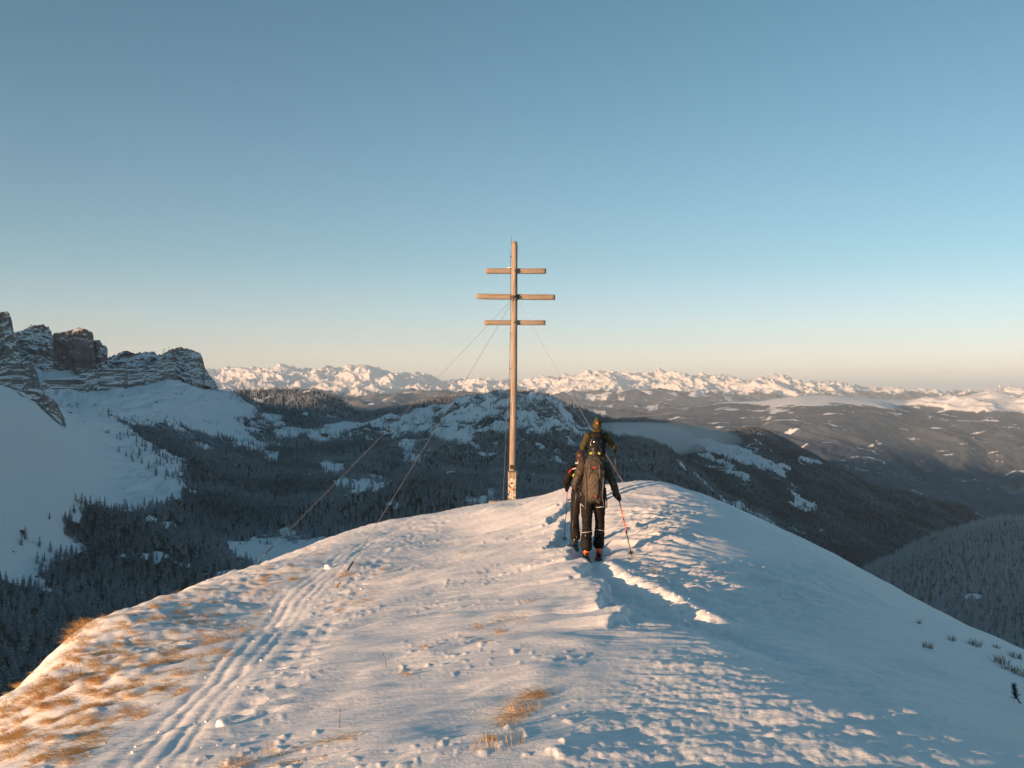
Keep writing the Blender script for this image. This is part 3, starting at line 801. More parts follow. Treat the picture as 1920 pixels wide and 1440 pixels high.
# ------------------------------------------------------------------ conifers
m, nt, b = new_mat('conifer_needles')
b.inputs['Roughness'].default_value = 0.8
b.inputs['Specular IOR Level'].default_value = 0.1
pos = geo_pos(nt)
g = nd(nt, 'ShaderNodeNewGeometry'); sx = nd(nt, 'ShaderNodeSeparateXYZ'); nt.links.new(g.outputs['Normal'], sx.inputs[0])
n1 = noise(nt, 0.9, 3, 0.6, pos); n2 = noise(nt, 0.006, 4, 0.6, pos)
frost = math_n(nt, 'ADD', math_n(nt, 'MULTIPLY', n1.outputs[0], 0.8), math_n(nt, 'MULTIPLY', n2.outputs[0], 0.7))
frost = math_n(nt, 'ADD', frost, math_n(nt, 'MULTIPLY', sx.outputs[2], 0.22))
ia = nd(nt, 'ShaderNodeAttribute'); ia.attribute_type = 'INSTANCER'; ia.attribute_name = 'tfrost'
frost = math_n(nt, 'ADD', frost, ia.outputs['Fac'])
ob_ = nd(nt, 'ShaderNodeAttribute'); ob_.attribute_type = 'OBJECT'; ob_.attribute_name = 'frost_amount'
frost = math_n(nt, 'ADD', frost, ob_.outputs['Fac'])
fr = ramp(nt, frost, [(0.62, 0.0), (1.0, 1.0)]).outputs[0]
inf = nd(nt, 'ShaderNodeObjectInfo')
base = ramp(nt, inf.outputs['Random'], [(0.0, (0.026, 0.044, 0.046)), (0.6, (0.040, 0.060, 0.060)), (1.0, (0.066, 0.074, 0.068))]).outputs[0]
nt.links.new(mixc(nt, fr, base, (0.36, 0.41, 0.46)), b.inputs['Base Color'])
MAT_NEEDLE = m
MAT_BARK = simple('bark', (0.09, 0.065, 0.05), 0.9, var=0.3, scale=3)

def conifer_mesh(seed, tiers=9, seg=9, slim=0.20):
    """unit-height conifer crown: ragged drooping branch whorls round a thin stem"""
    r = np.random.default_rng(seed)
    V, Fc = [], []
    for t in range(tiers):
        f = t/(tiers-1)
        zt = 0.12+0.86*f
        R = slim*(1-f)**0.85*(0.85+0.3*r.random())+0.012
        drop = 0.10*(1-f)+0.03
        c = len(V); V.append((0, 0, min(1.0, zt+0.07)))
        ring = []
        a0 = r.random()*6.28
        for k in range(seg):
            aa = a0+2*math.pi*(k+0.3*r.random())/seg
            rad = R*(0.55+0.75*r.random())
            ring.append(len(V)); V.append((rad*math.cos(aa), rad*math.sin(aa), zt-drop*(0.6+0.7*r.random())))
            a2 = a0+2*math.pi*(k+0.55)/seg
            ring.append(len(V)); V.append((R*0.38*math.cos(a2), R*0.38*math.sin(a2), zt-drop*0.25))
        nR = len(ring)
        for k in range(nR): Fc.append((c, ring[k], ring[(k+1) % nR]))
    return np.array(V), np.array(Fc)

def trunk_mesh():
    V, Fc = [], []
    for z, rad in ((-0.06, 0.022), (0.5, 0.012), (0.93, 0.003)):
        for k in range(5):
            a = 2*math.pi*k/5; V.append((rad*math.cos(a), rad*math.sin(a), z))
    for j in range(2):
        for k in range(5):
            a, b_ = j*5+k, j*5+(k+1) % 5
            Fc.append((a, b_, b_+5)); Fc.append((a, b_+5, a+5))
    return np.array(V), np.array(Fc)
TV, TF = trunk_mesh()
TRUNK_ME = mesh_from('trunk', TV, TF, MAT_BARK)
CROWN_MES, TREE_MES = [], []
for s in range(5):
    cv, cf = conifer_mesh(30+s, tiers=(9, 8, 10, 9, 7)[s], slim=(0.24, 0.29, 0.21, 0.26, 0.31)[s])
    CROWN_MES.append(mesh_from('crown', cv, cf, MAT_NEEDLE, smooth=False))
    tm = mesh_from('conifer', np.vstack([cv, TV]), np.vstack([cf, TF+len(cv)]), MAT_NEEDLE, smooth=False)
    tm.materials.append(MAT_BARK)
    mi = np.zeros(len(cf)+len(TF), dtype=np.int32); mi[len(cf):] = 1
    tm.polygons.foreach_set('material_index', mi)
    TREE_MES.append(tm)

def tree_size(P, r, lo, hi): return lo+(hi-lo)*r.random(len(P))**1.3

spots = []
r = np.random.default_rng(5)
def add_spots(P, lo, hi): spots.append(np.column_stack([P, tree_size(P, r, lo, hi)]))
add_spots(valley.scatter(1/40.0, valley.dens, 11), 6.5, 14.5)
add_spots(right_hill.scatter(1/42.0, right_hill.dens, 12), 7, 13.5)
add_spots(second_hill.scatter(1/75.0, second_hill.dens, 13), 8, 16)
add_spots(mesa.scatter(1/130.0, mesa.dens, 14), 12, 22)
add_spots(band.scatter(1/110.0, band.dens, 15), 12, 20)
SP = np.vstack(spots)
# dwarf trees at the timber line
spx, spy = proj(SP[:, 0], SP[:, 1], SP[:, 2])
SP[:, 3] *= np.where((spy < 815) & (spx < 1150) & (SP[:, 1] < 3300), 0.7, 1.0)
# drop trees on ground the ridge hides for good
hid = (spy > 1345) | ((spx > 560) & (spx < 1500) & (spy > 1150)) | ((spx > 1250) & (spy > 1225+(spx-1920)*0.1))
SP = SP[~hid]; spx = spx[~hid]; spy = spy[~hid]
# the trees that show largest stand as things of their own
appar = SP[:, 3]/SP[:, 1]*F
sil = np.interp(spx, [-100, 0, 100, 170, 260, 450, 600, 700, 820, 960, 1060, 1240, 1400, 1600, 1920], [1390, 1310, 1235, 1165, 1140, 1075, 1020, 985, 963, 940, 915, 905, 967, 1062, 1222])
vis = (spy-appar*0.5 < sil) & (spx > -15) & (spx < 1930)
clear = in_poly(spx, spy, [(438, 1006), (480, 1002), (600, 1006), (600, 1040), (560, 1056), (480, 1052)]) & (SP[:, 1] < 1700)
onhill = (SP[:, 1] < 1800) & (SP[:, 0] > 250)
score = np.where(vis, appar, 0)+np.where(clear & vis, 1000, 0)
order = np.argsort(-score)
IND = order[:290]
rest = np.ones(len(SP), bool); rest[IND] = False
tr = random.Random(3)
for n_, k in enumerate(IND):
    x, y, z, hgt = SP[k]
    v = tr.randrange(5)
    if onhill[k]:
        lab, grp = '%s frosted grey conifer on the pale wooded hill below the shaded snow flank', 'conifers of the pale hill'
    elif clear[k]:
        lab, grp = '%s dark conifer standing apart on the open snow clearing in the wooded valley', 'conifers on the snow clearing'
    else:
        lab, grp = '%s dark conifer in the near forest below the grassy snow slope', 'conifers of the near forest'
    lab = lab % (('tall' if hgt > 13 else 'short' if hgt < 9.5 else 'middling')+(' slender', ' bushy', ' narrow', '', ' broad')[v])
    lab = lab[0].lower()+lab[1:]
    if n_ < 110:
        t = obj('conifer_tree', None, label=lab, cat='tree', group=grp, loc=(x, y, z-0.3))
        t.scale = (hgt, hgt, hgt); t.rotation_euler = (0, 0, tr.random()*6.28)
        t.empty_display_size = 0.2
        cr_ = obj('crown', CROWN_MES[v], t); obj('trunk', TRUNK_ME, t)
        if onhill[k]: cr_['frost_amount'] = 0.17
    else:
        t = obj('conifer_tree', TREE_MES[v], label=lab, cat='tree', group=grp, loc=(x, y, z-0.3))
        if onhill[k]: t['frost_amount'] = 0.17
        t.scale = (hgt, hgt, hgt); t.rotation_euler = (0, 0, tr.random()*6.28)

FP = SP[rest]
print('forest trees', len(FP))
fme = bpy.data.meshes.new('forest')
fme.vertices.add(len(FP)); fme.vertices.foreach_set('co', (FP[:, :3]-np.array([0, 0, 0.3])).astype(np.float32).ravel())
fme.update()
add_attr(fme, 'tfrost', np.where((FP[:, 1] < 1800) & (FP[:, 0] > 250), 0.17, np.where((FP[:, 1] > 2300) & (FP[:, 0] > 330), -0.12, 0.0))); add_attr(fme, 'tsize', FP[:, 3]); add_attr(fme, 'trot', np.random.default_rng(9).random(len(FP))*6.28)
a = fme.attributes.new('tvar', 'INT', 'POINT'); a.data.foreach_set('value', np.random.default_rng(10).integers(0, 5, len(FP)).astype(np.int32))
fme.materials.append(MAT_NEEDLE)
forest_ob = obj('forest', fme, kind='stuff', label='dense frosted conifer forest covering the valley and hills', cat='forest')
ng = bpy.data.node_groups.new('forest_scatter', 'GeometryNodeTree')
ng.interface.new_socket('Geometry', in_out='INPUT', socket_type='NodeSocketGeometry')
ng.interface.new_socket('Geometry', in_out='OUTPUT', socket_type='NodeSocketGeometry')
gi = ng.nodes.new('NodeGroupInput'); go = ng.nodes.new('NodeGroupOutput')
iop = ng.nodes.new('GeometryNodeInstanceOnPoints')
g2i = ng.nodes.new('GeometryNodeGeometryToInstance')
protos = {}
for o in bpy.data.objects:
    if o.name.startswith('conifer_tree') and o.data is not None and o.data.name not in protos: protos[o.data.name] = o
for o in protos.values():
    oi = ng.nodes.new('GeometryNodeObjectInfo'); oi.transform_space = 'ORIGINAL'; oi.inputs['Object'].default_value = o
    ng.links.new(oi.outputs['Geometry'], g2i.inputs[0])
def named(nm, dt):
    n = ng.nodes.new('GeometryNodeInputNamedAttribute'); n.data_type = dt; n.inputs['Name'].default_value = nm
    return [o for o in n.outputs if o.enabled and o.name == 'Attribute'][0]
ng.links.new(gi.outputs[0], iop.inputs['Points'])
ng.links.new(g2i.outputs[0], iop.inputs['Instance'])
iop.inputs['Pick Instance'].default_value = True
ng.links.new(named('tvar', 'INT'), iop.inputs['Instance Index'])
cx = ng.nodes.new('ShaderNodeCombineXYZ'); ng.links.new(named('trot', 'FLOAT'), cx.inputs[2])
e2r = ng.nodes.new('FunctionNodeEulerToRotation'); ng.links.new(cx.outputs[0], e2r.inputs[0]); ng.links.new(e2r.outputs[0], iop.inputs['Rotation'])
sc3 = ng.nodes.new('ShaderNodeCombineXYZ'); sz = named('tsize', 'FLOAT')
for i in range(3): ng.links.new(sz, sc3.inputs[i])
ng.links.new(sc3.outputs[0], iop.inputs['Scale'])
ng.links.new(iop.outputs[0], go.inputs[0])
md = forest_ob.modifiers.new('scatter', 'NODES'); md.node_group = ng

# ------------------------------------------------------------------ air
def haze_box(name, lo, hi, dens, color, aniso=0.0, **kw):
    v = [(x, y, z) for x in (lo[0], hi[0]) for y in (lo[1], hi[1]) for z in (lo[2], hi[2])]
    f = [(0, 1, 3, 2), (4, 6, 7, 5), (0, 4, 5, 1), (2, 3, 7, 6), (0, 2, 6, 4), (1, 5, 7, 3)]
    mt = bpy.data.materials.new(name); mt.use_nodes = True
    t = mt.node_tree; t.nodes.remove(t.nodes['Principled BSDF'])
    pv = t.nodes.new('ShaderNodeVolumePrincipled')
    pv.inputs['Density'].default_value = dens; pv.inputs['Color'].default_value = (*color, 1); pv.inputs['Anisotropy'].default_value = aniso
    t.links.new(pv.outputs[0], t.nodes['Material Output'].inputs['Volume'])
    mm = mesh_from(name, v, f, mt, smooth=False)
    return obj(name, mm, kind='stuff', **kw)
haze_box('haze', (-160000, -160000, -1400), (160000, 160000, 1000), 3.0e-5, (0.66, 0.84, 1.0), label='thin blue mountain air between the summit and the far ranges', cat='haze')

# low fog lying in the gap behind the middle hill
def fog(name, c, ext, dens, seed, label):
    nu, nv = 48, 20
    V = []
    for j in range(nv+1):
        ph = math.pi*j/nv
        for i in range(nu):
            a = 2*math.pi*i/nu
            w = 1+0.35*float(fbm(np.array([math.cos(a)*1.3+seed]), np.array([math.sin(a)*1.3+ph*0.3]), 3, seed)[0])
            V.append((ext[0]*w*math.sin(ph)*math.cos(a), ext[1]*w*math.sin(ph)*math.sin(a), ext[2]*math.cos(ph)))
    mt = bpy.data.materials.new(name); mt.use_nodes = True
    t = mt.node_tree; t.nodes.remove(t.nodes['Principled BSDF'])
    pv = t.nodes.new('ShaderNodeVolumePrincipled')
    pv.inputs['Density'].default_value = dens; pv.inputs['Color'].default_value = (0.93, 0.95, 0.97, 1)
    t.links.new(pv.outputs[0], t.nodes['Material Output'].inputs['Volume'])
    mm = mesh_from(name, V, grid_faces(nv+1, nu, wrap=True)[:, ::-1], mt)
    return obj(name, mm, kind='stuff', label=label, cat='fog', loc=c)
fog('fog_bank', at(1195, 820, 3500), (270, 640, 52), 0.0024, 5, 'pale bank of low fog pooled behind the dark middle hill')
# ------------------------------------------------------------------ shape kit
class MB:
    def __init__(s): s.v, s.f, s.m = [], [], []
    def _add(s, v, f, mi=0):
        o = len(s.v); s.v += [tuple(p) for p in v]; s.f += [tuple(i+o for i in q) for q in f]; s.m += [mi]*len(f); return s
    def rings(s, rings, mi=0, cap=True):
        n = len(rings[0]); v = [p for r_ in rings for p in r_]; f = []
        for j in range(len(rings)-1):
            for k in range(n):
                a, b_ = j*n+k, j*n+(k+1) % n
                f.append((a, b_, b_+n, a+n))
        if cap:
            f.append(tuple(range(n-1, -1, -1))); f.append(tuple(range((len(rings)-1)*n, len(rings)*n)))
        return s._add(v, f, mi)
    def tube(s, pts, rad, seg=8, mi=0, flat=None):
        pts = [Vector(p) for p in pts]
        if not hasattr(rad, '__len__'): rad = [rad]*len(pts)
        out = []; ref = None
        for i, p in enumerate(pts):
            d = (pts[min(i+1, len(pts)-1)]-pts[max(i-1, 0)]).normalized()
            if ref is None: ref = Vector((0, 0, 1)) if abs(d.z) < 0.9 else Vector((1, 0, 0))
            u = (ref-d*ref.dot(d)).normalized(); w = d.cross(u); ref = u
            fl = 1.0 if flat is None else flat
            out.append([p+(u*math.cos(2*math.pi*k/seg)+w*fl*math.sin(2*math.pi*k/seg))*rad[i] for k in range(seg)])
        return s.rings(out, mi)
    def ball(s, c, r, seg=12, rng_=8, mi=0):
        if not hasattr(r, '__len__'): r = (r, r, r)
        c = Vector(c); R = []
        for j in range(1, rng_):
            ph = math.pi*j/rng_
            R.append([c+Vector((r[0]*math.sin(ph)*math.cos(2*math.pi*k/seg), r[1]*math.sin(ph)*math.sin(2*math.pi*k/seg), -r[2]*math.cos(ph))) for k in range(seg)])
        return s.rings(R, mi)
    def box(s, lo, hi, mi=0, rot=None, org=None):
        v = [Vector((x, y, z)) for x in (lo[0], hi[0]) for y in (lo[1], hi[1]) for z in (lo[2], hi[2])]
        if rot is not None: v = [rot @ p for p in v]
        if org is not None: v = [p+Vector(org) for p in v]
        return s._add(v, [(0, 1, 3, 2), (4, 6, 7, 5), (0, 4, 5, 1), (2, 3, 7, 6), (0, 2, 6, 4), (1, 5, 7, 3)], mi)
    def mesh(s, name, mats, smooth=True):
        me = bpy.data.meshes.new(name); me.from_pydata([tuple(p) for p in s.v], [], s.f)
        for mt in (mats if isinstance(mats, (list, tuple)) else [mats]): me.materials.append(mt)
        me.polygons.foreach_set('material_index', np.array(s.m, dtype=np.int32))
        me.polygons.foreach_set('use_smooth', np.full(len(s.f), smooth, dtype=bool))
        me.update(); return me

def remesh(me, voxel, smooth_it=3, fac=0.5):
    """grow many overlapping shapes into one continuous skin"""
    o = bpy.data.objects.new('tmp', me); col.objects.link(o)
    r_ = o.modifiers.new('r', 'REMESH'); r_.mode = 'VOXEL'; r_.voxel_size = voxel; r_.use_smooth_shade = True
    if smooth_it:
        sm = o.modifiers.new('s', 'SMOOTH'); sm.factor = fac; sm.iterations = smooth_it
    dg = bpy.context.evaluated_depsgraph_get(); dg.update()
    new = bpy.data.meshes.new_from_object(o.evaluated_get(dg))
    bpy.data.objects.remove(o)
    new.name = me.name
    if not new.materials:
        for mt in me.materials: new.materials.append(mt)
    return new

# ------------------------------------------------------------------ wood and cross
def wood_mat(name, c1, c2, axis):
    m, nt, b = new_mat(name)
    b.inputs['Roughness'].default_value = 0.75
    tc = nd(nt, 'ShaderNodeTexCoord').outputs['Object']
    mp = nd(nt, 'ShaderNodeMapping'); nt.links.new(tc, mp.inputs['Vector'])
    sc = [28.0, 28.0, 28.0]; sc[axis] = 1.6
    mp.inputs['Scale'].default_value = sc
    n1 = noise(nt, 1.0, 6, 0.65, mp.outputs[0]); n2 = noise(nt, 1.1, 3, 0.6, tc)
    c = ramp(nt, n1.outputs[0], [(0.30, [x*0.55 for x in c1]), (0.48, c1), (0.72, c2)]).outputs[0]
    c = mixc(nt, ramp(nt, n2.outputs[0], [(0.52, 0.0), (0.75, 0.5)]).outputs[0], c, (0.20, 0.17, 0.145))
    nt.links.new(c, b.inputs['Base Color'])
    bump(nt, n1.outputs[0], 0.6, 0.012, b)
    return m
WOOD_V = wood_mat('weathered_post', (0.27, 0.215, 0.168), (0.42, 0.35, 0.278), 2)
WOOD_H = wood_mat('weathered_bar', (0.26, 0.205, 0.158), (0.40, 0.33, 0.258), 0)
STEEL = simple('steel', (0.16, 0.15, 0.145), 0.45, 0.8)
GALV = simple('galvanised', (0.33, 0.30, 0.27), 0.6, 0.0, var=0.3)
DARK = simple('dark_metal', (0.03, 0.03, 0.03), 0.5, 0.5)
BRASS = simple('plaque', (0.045, 0.035, 0.022), 0.4, 0.3, var=0.5, scale=40)

YC = 29.6; KC = F/YC
cbx = (959.5-CX)/KC
cz = -(941-HY)/KC
cross = obj('summit_cross', None, label='tall weathered wooden summit cross with three crossbars on the snowy ridge', cat='cross', loc=(cbx, YC, cz))
cross.rotation_euler = (0, math.radians(0.75), 0)
cross.empty_display_size = 0.3
def hz(py): return (941-py)/KC
# pole: round log, slightly tapered, uneven
rp = random.Random(4)
R_ = []
H = hz(453)
for j in range(60):
    z = 0.86+(H-0.86)*j/59
    r0 = 0.100-0.010*j/59
    if j == 59: r0 *= 0.8
    ring = []
    for k in range(20):
        a = 2*math.pi*k/20
        w = r0*(1+0.035*float(perlin(np.array([math.cos(a)*1.2+z*0.25]), np.array([math.sin(a)*1.2+z*0.9]), 31)[0]))
        bend = 0.018*math.sin(z*0.55)
        ring.append((w*math.cos(a)+bend, w*math.sin(a), z))
    R_.append(ring)
pole = obj('pole', MB().rings(R_).mesh('pole', WOOD_V), cross)
def sq(c_): return math.copysign(abs(c_)**0.45, c_)
def bar(pya, pyb, x0, x1, tilt):
    zc = hz((pya+pyb)/2); hh = (pyb-pya)/KC/2
    mb = MB(); rings = []
    nseg = 26
    for j in range(nseg+1):
        t = j/nseg
        x = (x0-965)/KC+t*(x1-x0)/KC
        e = 0.90 if j in (0, nseg) else 1.0
        rings.append([(x, 0.105+hh*e*1.02*sq(math.cos(a_))*(1+0.02*math.sin(7*x+3*a_)), hh*e*sq(math.sin(a_))*(1+0.02*math.sin(5*x+2*a_)))
                      for a_ in [2*math.pi*k/16 for k in range(16)]])
    o = obj('crossbar', mb.rings(rings).mesh('crossbar', WOOD_H), cross, loc=(0, 0, zc))
    o.rotation_euler = (0, math.radians(tilt-0.75), 0)
    # a bolt head on the post where the bar is fixed
    bo = obj('bolt', MB().tube([(0, -0.122, 0), (0, -0.098, 0)], 0.018, 8).mesh('bolt', DARK), cross, loc=(0, 0, zc))
    return o
bar(502.5, 512.5, 910, 1024, 0.15)
bar(550.8, 561.2, 893.5, 1041.5, 0.65)
bar(599.8, 609.2, 908.5, 1024, 0.05)
# checks (drying cracks) in the post
for k in range(7):
    z0 = 1.2+rp.random()*5.5; a = -1.57+rp.uniform(-0.9, 0.7); L = rp.uniform(0.25, 0.8)
    rr_ = 0.099-0.010*(z0+L/2)/H
    obj('crack', MB().tube([(rr_*math.cos(a)+0.018*math.sin((z0+L*t)*0.55), rr_*math.sin(a), z0+L*t) for t in (0, 0.3, 0.7, 1)], [0.001, 0.005, 0.004, 0.001], 5).mesh('crack', DARK), cross)
# sticker-covered foot
m, nt, b = new_mat('pasted_paper')
tc = nd(nt, 'ShaderNodeTexCoord').outputs['Object']
vo = nd(nt, 'ShaderNodeTexVoronoi'); vo.inputs['Scale'].default_value = 16.0; nt.links.new(tc, vo.inputs['Vector'])
n1 = noise(nt, 14.0, 4, 0.7, tc)
hs_ = nd(nt, 'ShaderNodeSeparateColor'); nt.links.new(vo.outputs['Color'], hs_.inputs[0])
c = ramp(nt, hs_.outputs[0], [(0.0, (0.62, 0.55, 0.45)), (0.35, (0.50, 0.40, 0.28)), (0.55, (0.72, 0.68, 0.60)), (0.75, (0.30, 0.24, 0.17)), (0.9, (0.10, 0.09, 0.08))]).outputs[0]
c = mixc(nt, ramp(nt, n1.outputs[0], [(0.52, 0.0), (0.60, 0.85)]).outputs[0], c, (0.16, 0.115, 0.075))
nt.links.new(c, b.inputs['Base Color']); b.inputs['Roughness'].default_value = 0.6
PAPER = m
foot = obj('foot_box', MB().box((-0.118, -0.118, -0.6), (0.118, 0.118, 0.71)).mesh('foot_box', PAPER, False), cross)
obj('foot_block', MB().box((-0.125, -0.122, 0.712), (0.122, 0.122, 0.885)).mesh('foot_block', WOOD_V, False), cross)
obj('foot_cap', MB().box((-0.135, -0.134, 0.888), (0.133, 0.134, 0.935)).box((-0.142, -0.13, 0.69), (-0.128, 0.13, 0.706)).mesh('foot_cap', STEEL, False), cross)
pq = obj('plaque', MB().box((-0.062, -0.124, 0.99), (0.105, -0.108, 1.10)).box((-0.068, -0.118, 0.984), (0.111, -0.106, 1.106)).mesh('plaque', BRASS, False), cross)
SC = [(0.75, 0.72, 0.66), (0.65, 0.07, 0.04), (0.55, 0.50, 0.42), (0.06, 0.06, 0.07), (0.50, 0.32, 0.10), (0.20, 0.28, 0.18), (0.78, 0.76, 0.72), (0.35, 0.30, 0.25)]
SM = [simple('sticker_%s' % 'abcdefgh'[i], c_, 0.5, var=0.25, scale=60) for i, c_ in enumerate(SC)]
rp = random.Random(12)
for k in range(26):
    x = rp.uniform(-0.095, 0.095); z = rp.uniform(0.0, 0.68); w = rp.uniform(0.012, 0.028); h_ = rp.uniform(0.012, 0.03)
    if rp.random() < 0.5:
        seg = 12; ring = [(w*math.cos(2*math.pi*i/seg), 0, w*math.sin(2*math.pi*i/seg)) for i in range(seg)]
        mb = MB().rings([ring, [(p[0], -0.002-0.0007*k, p[2]) for p in ring]])
    else:
        mb = MB().box((-w, -0.002-0.0007*k, -h_), (w, 0, h_))
    o = obj('sticker', mb.mesh('sticker', SM[rp.choice((0, 0, 2, 3, 4, 5, 6, 6, 7))], False), foot, loc=(x, -0.1185, z))
    o.rotation_euler = (0, rp.uniform(-0.5, 0.5), 0)
for i, (rad, mt, d_) in enumerate(((0.038, 1, 0.022), (0.016, 6, 0.024))):
    ring = [(rad*math.cos(2*math.pi*i_/18), 0, rad*math.sin(2*math.pi*i_/18)) for i_ in range(18)]
    obj('sticker', MB().rings([ring, [(p[0], -d_, p[2]) for p in ring]]).mesh('sticker', SM[mt], False), foot, loc=(0.005, -0.1185, 0.40 if i == 0 else 0.408), label='round red sticker with a white centre' if i == 0 else None)
# lightning rod with its earth cable, wire collar
obj('lightning_rod', MB().tube([(-0.095, 0.0, H-0.30), (-0.105, 0, H-0.08), (-0.108, 0, H+0.18)], [0.007, 0.006, 0.003], 6).mesh('lightning_rod', DARK), cross)
obj('earth_cable', MB().tube([(-(0.116-0.022*t)-0.008+0.018*math.sin((0.95+(H-1.2)*t)*0.55)-0.014*abs(math.sin(9*t)), -0.02, 0.95+(H-1.2)*t) for t in np.linspace(0, 1, 50)], 0.006, 5).mesh('earth_cable', DARK), cross)
for t in (0.12, 0.3, 0.46, 0.62, 0.78, 0.97):
    z = 0.95+(H-1.2)*t; x = -(0.116-0.022*t)-0.008+0.018*math.sin(z*0.55)
    obj('clamp', MB().box((-0.016, -0.03, -0.014), (0.02, 0.0, 0.014)).mesh('clamp', DARK, False), cross, loc=(x, 0, z))
cz_ = hz(557)
mb = MB()
for dz in (-0.012, 0.014, 0.036):
    mb.tube([(0.112*math.cos(a)+0.012, 0.112*math.sin(a), cz_+dz+0.01*math.sin(3*a+dz*90)) for a in np.linspace(0, 2*math.pi, 25)], 0.009, 6)
for dx in (-0.075, -0.03, 0.05, 0.085): mb.tube([(dx*0.6, -0.112, cz_), (dx, -0.118, cz_-0.05), (dx*1.2, -0.1, cz_-0.11)], 0.009, 6)
obj('wire_collar', mb.mesh('wire_collar', DARK), cross)
obj('snow_cap', remesh(MB().ball((-0.15, 0.10, hz(502)+0.012), (0.075, 0.06, 0.022)).ball((-0.10, 0.10, hz(502)+0.02), (0.04, 0.05, 0.028)).mesh('snow_cap', MAT_SNOW), 0.008), cross)
obj('snow_skirt', remesh(MB().ball((0, -0.02, 0.0), (0.30, 0.3, 0.09)).ball((0.18, -0.1, 0.0), (0.22, 0.22, 0.10)).mesh('snow_skirt', MAT_SNOW), 0.02), cross, loc=(0, 0, -0.02))

def world_at_cross(x, y, z): return Vector((cbx+x*math.cos(math.radians(0.75))+z*math.sin(math.radians(0.75)), YC+y, cz+z))
def wire(a, b_, label, sag=0.05, rad=0.0040):
    a = Vector(a); b_ = Vector(b_)
    pts = [a.lerp(b_, t)+Vector((0, 0, -sag*4*t*(1-t))) for t in np.linspace(0, 1, 24)]
    o = obj('guy_wire', None, label=label, cat='wire', group='guy wires of the summit cross', loc=tuple(b_))
    o.empty_display_size = 0.1
    obj('cable', MB().tube([p-b_ for p in pts], rad, 6).mesh('cable', GALV), o)
    d = (a-b_).normalized()
    obj('anchor_peg', MB().tube([Vector((0, 0, -0.25)), Vector((0, 0, 0.03)), d*0.10], [0.014, 0.014, 0.010], 8).mesh('anchor_peg', DARK), o)
    obj('turnbuckle', MB().tube([d*0.45, d*0.5, d*0.72, d*0.77], [0.008, 0.016, 0.016, 0.008], 8).mesh('turnbuckle', STEEL), o)
top = hz(557)
g1 = at(470, 1068, 20.8); g1 = Vector((g1.x, g1.y, float(ground_z(g1.x, g1.y)[0])+0.03))
g2 = gpos(633, 1101)
g3 = Vector(((1186-CX)/F*28.6, 28.6, 0)); g3.z = float(ground_z(g3.x, g3.y)[0])+0.03
g4 = Vector((-0.45, 37.0, 0)); g4.z = float(ground_z(g4.x, g4.y)[0])+0.03
wire(world_at_cross(-0.09, -0.10, top-0.10), g1, 'long steel guy wire from the cross to the grassy edge of the slope')
wire(world_at_cross(-0.035, -0.11, top-0.10), g2, 'steel guy wire from the cross to a peg in open snow near a grass tuft', rad=0.0040)
wire(world_at_cross(0.10, -0.10, top-0.10), g3, 'steel guy wire from the cross down to the crest behind the skiers')
wire(world_at_cross(-0.06, 0.11, top-0.10), g4, 'steel guy wire dropping from the cross behind its post')

# foundation timber
bm_c = at(936, 944, 29.3)
o = obj('timber_beam', None, label='short squared timber lying at the foot of the cross, half buried in snow', cat='beam', loc=tuple(bm_c))
o.rotation_euler = (0, math.radians(-2.0), math.radians(16))
obj('beam_body', MB().rings([[(x, y*0.1, z*0.085) for y, z in ((-1, -0.85), (-0.85, -1), (0.85, -1), (1, -0.85), (1, 0.85), (0.85, 1), (-0.85, 1), (-1, 0.85))] for x in (-0.30, -0.1, 0.15, 0.42)]).mesh('beam_body', WOOD_H), o)
obj('snow_lump', remesh(MB().ball((-0.30, -0.09, -0.06), (0.09, 0.1, 0.07)).ball((-0.36, -0.02, -0.08), (0.08, 0.1, 0.06)).mesh('snow_lump', MAT_SNOW), 0.012), o)
obj('snow_bank', remesh(MB().ball((0.0, -0.12, -0.13), (0.5, 0.2, 0.08)).ball((0.25, -0.15, -0.12), (0.3, 0.2, 0.11)).mesh('snow_bank', MAT_SNOW), 0.02), o)
# ------------------------------------------------------------------ cloth materials
def cloth(name, c, rough=0.75, var=0.25, bs=0.35, scale=14.0, bd=0.02):
    m_ = simple(name, c, rough, 0.0, var=var, scale=9.0, bstr=bs, bscale=scale, bdist=bd)
    m_.node_tree.nodes['Principled BSDF'].inputs['Specular IOR Level'].default_value = 0.18
    return m_
SKIN = simple('skin', (0.42, 0.24, 0.17), 0.55)
M_BROWN = cloth('jacket_brown', (0.062, 0.049, 0.037), 0.42, 0.35, 0.8, 13, 0.03)
M_BLACK = cloth('cloth_black', (0.012, 0.010, 0.009), 0.7, 0.3, 0.5, 16)
M_VEST = cloth('cloth_vest', (0.013, 0.012, 0.011), 0.6, 0.3, 0.6, 12)
M_OLIVE = cloth('cloth_olive', (0.060, 0.050, 0.018), 0.75, 0.3, 0.6, 12)
M_HAT = cloth('knit_olive', (0.085, 0.070, 0.020), 0.95, 0.3, 0.8, 70, 0.006)
M_PACK = cloth('pack_grey', (0.066, 0.056, 0.046), 0.7, 0.25, 0.6, 16)
M_PANEL = cloth('pack_panel', (0.095, 0.076, 0.056), 0.7, 0.2, 0.5, 18)
M_WEB = simple('webbing', (0.115, 0.095, 0.075), 0.8, var=0.2)
M_WHITE = simple('piping', (0.50, 0.46, 0.42), 0.6)
M_RED = simple('red_patch', (0.62, 0.03, 0.025), 0.5)
M_ORANGE = simple('orange_shell', (0.85, 0.13, 0.02), 0.32, var=0.15)
M_LIME = simple('lime', (0.42, 0.55, 0.03), 0.5)
M_GLOVE = cloth('glove_black', (0.016, 0.014, 0.013), 0.55, 0.3, 0.4, 30, 0.006)
M_GREY = simple('boot_grey', (0.42, 0.40, 0.37), 0.4, var=0.2)
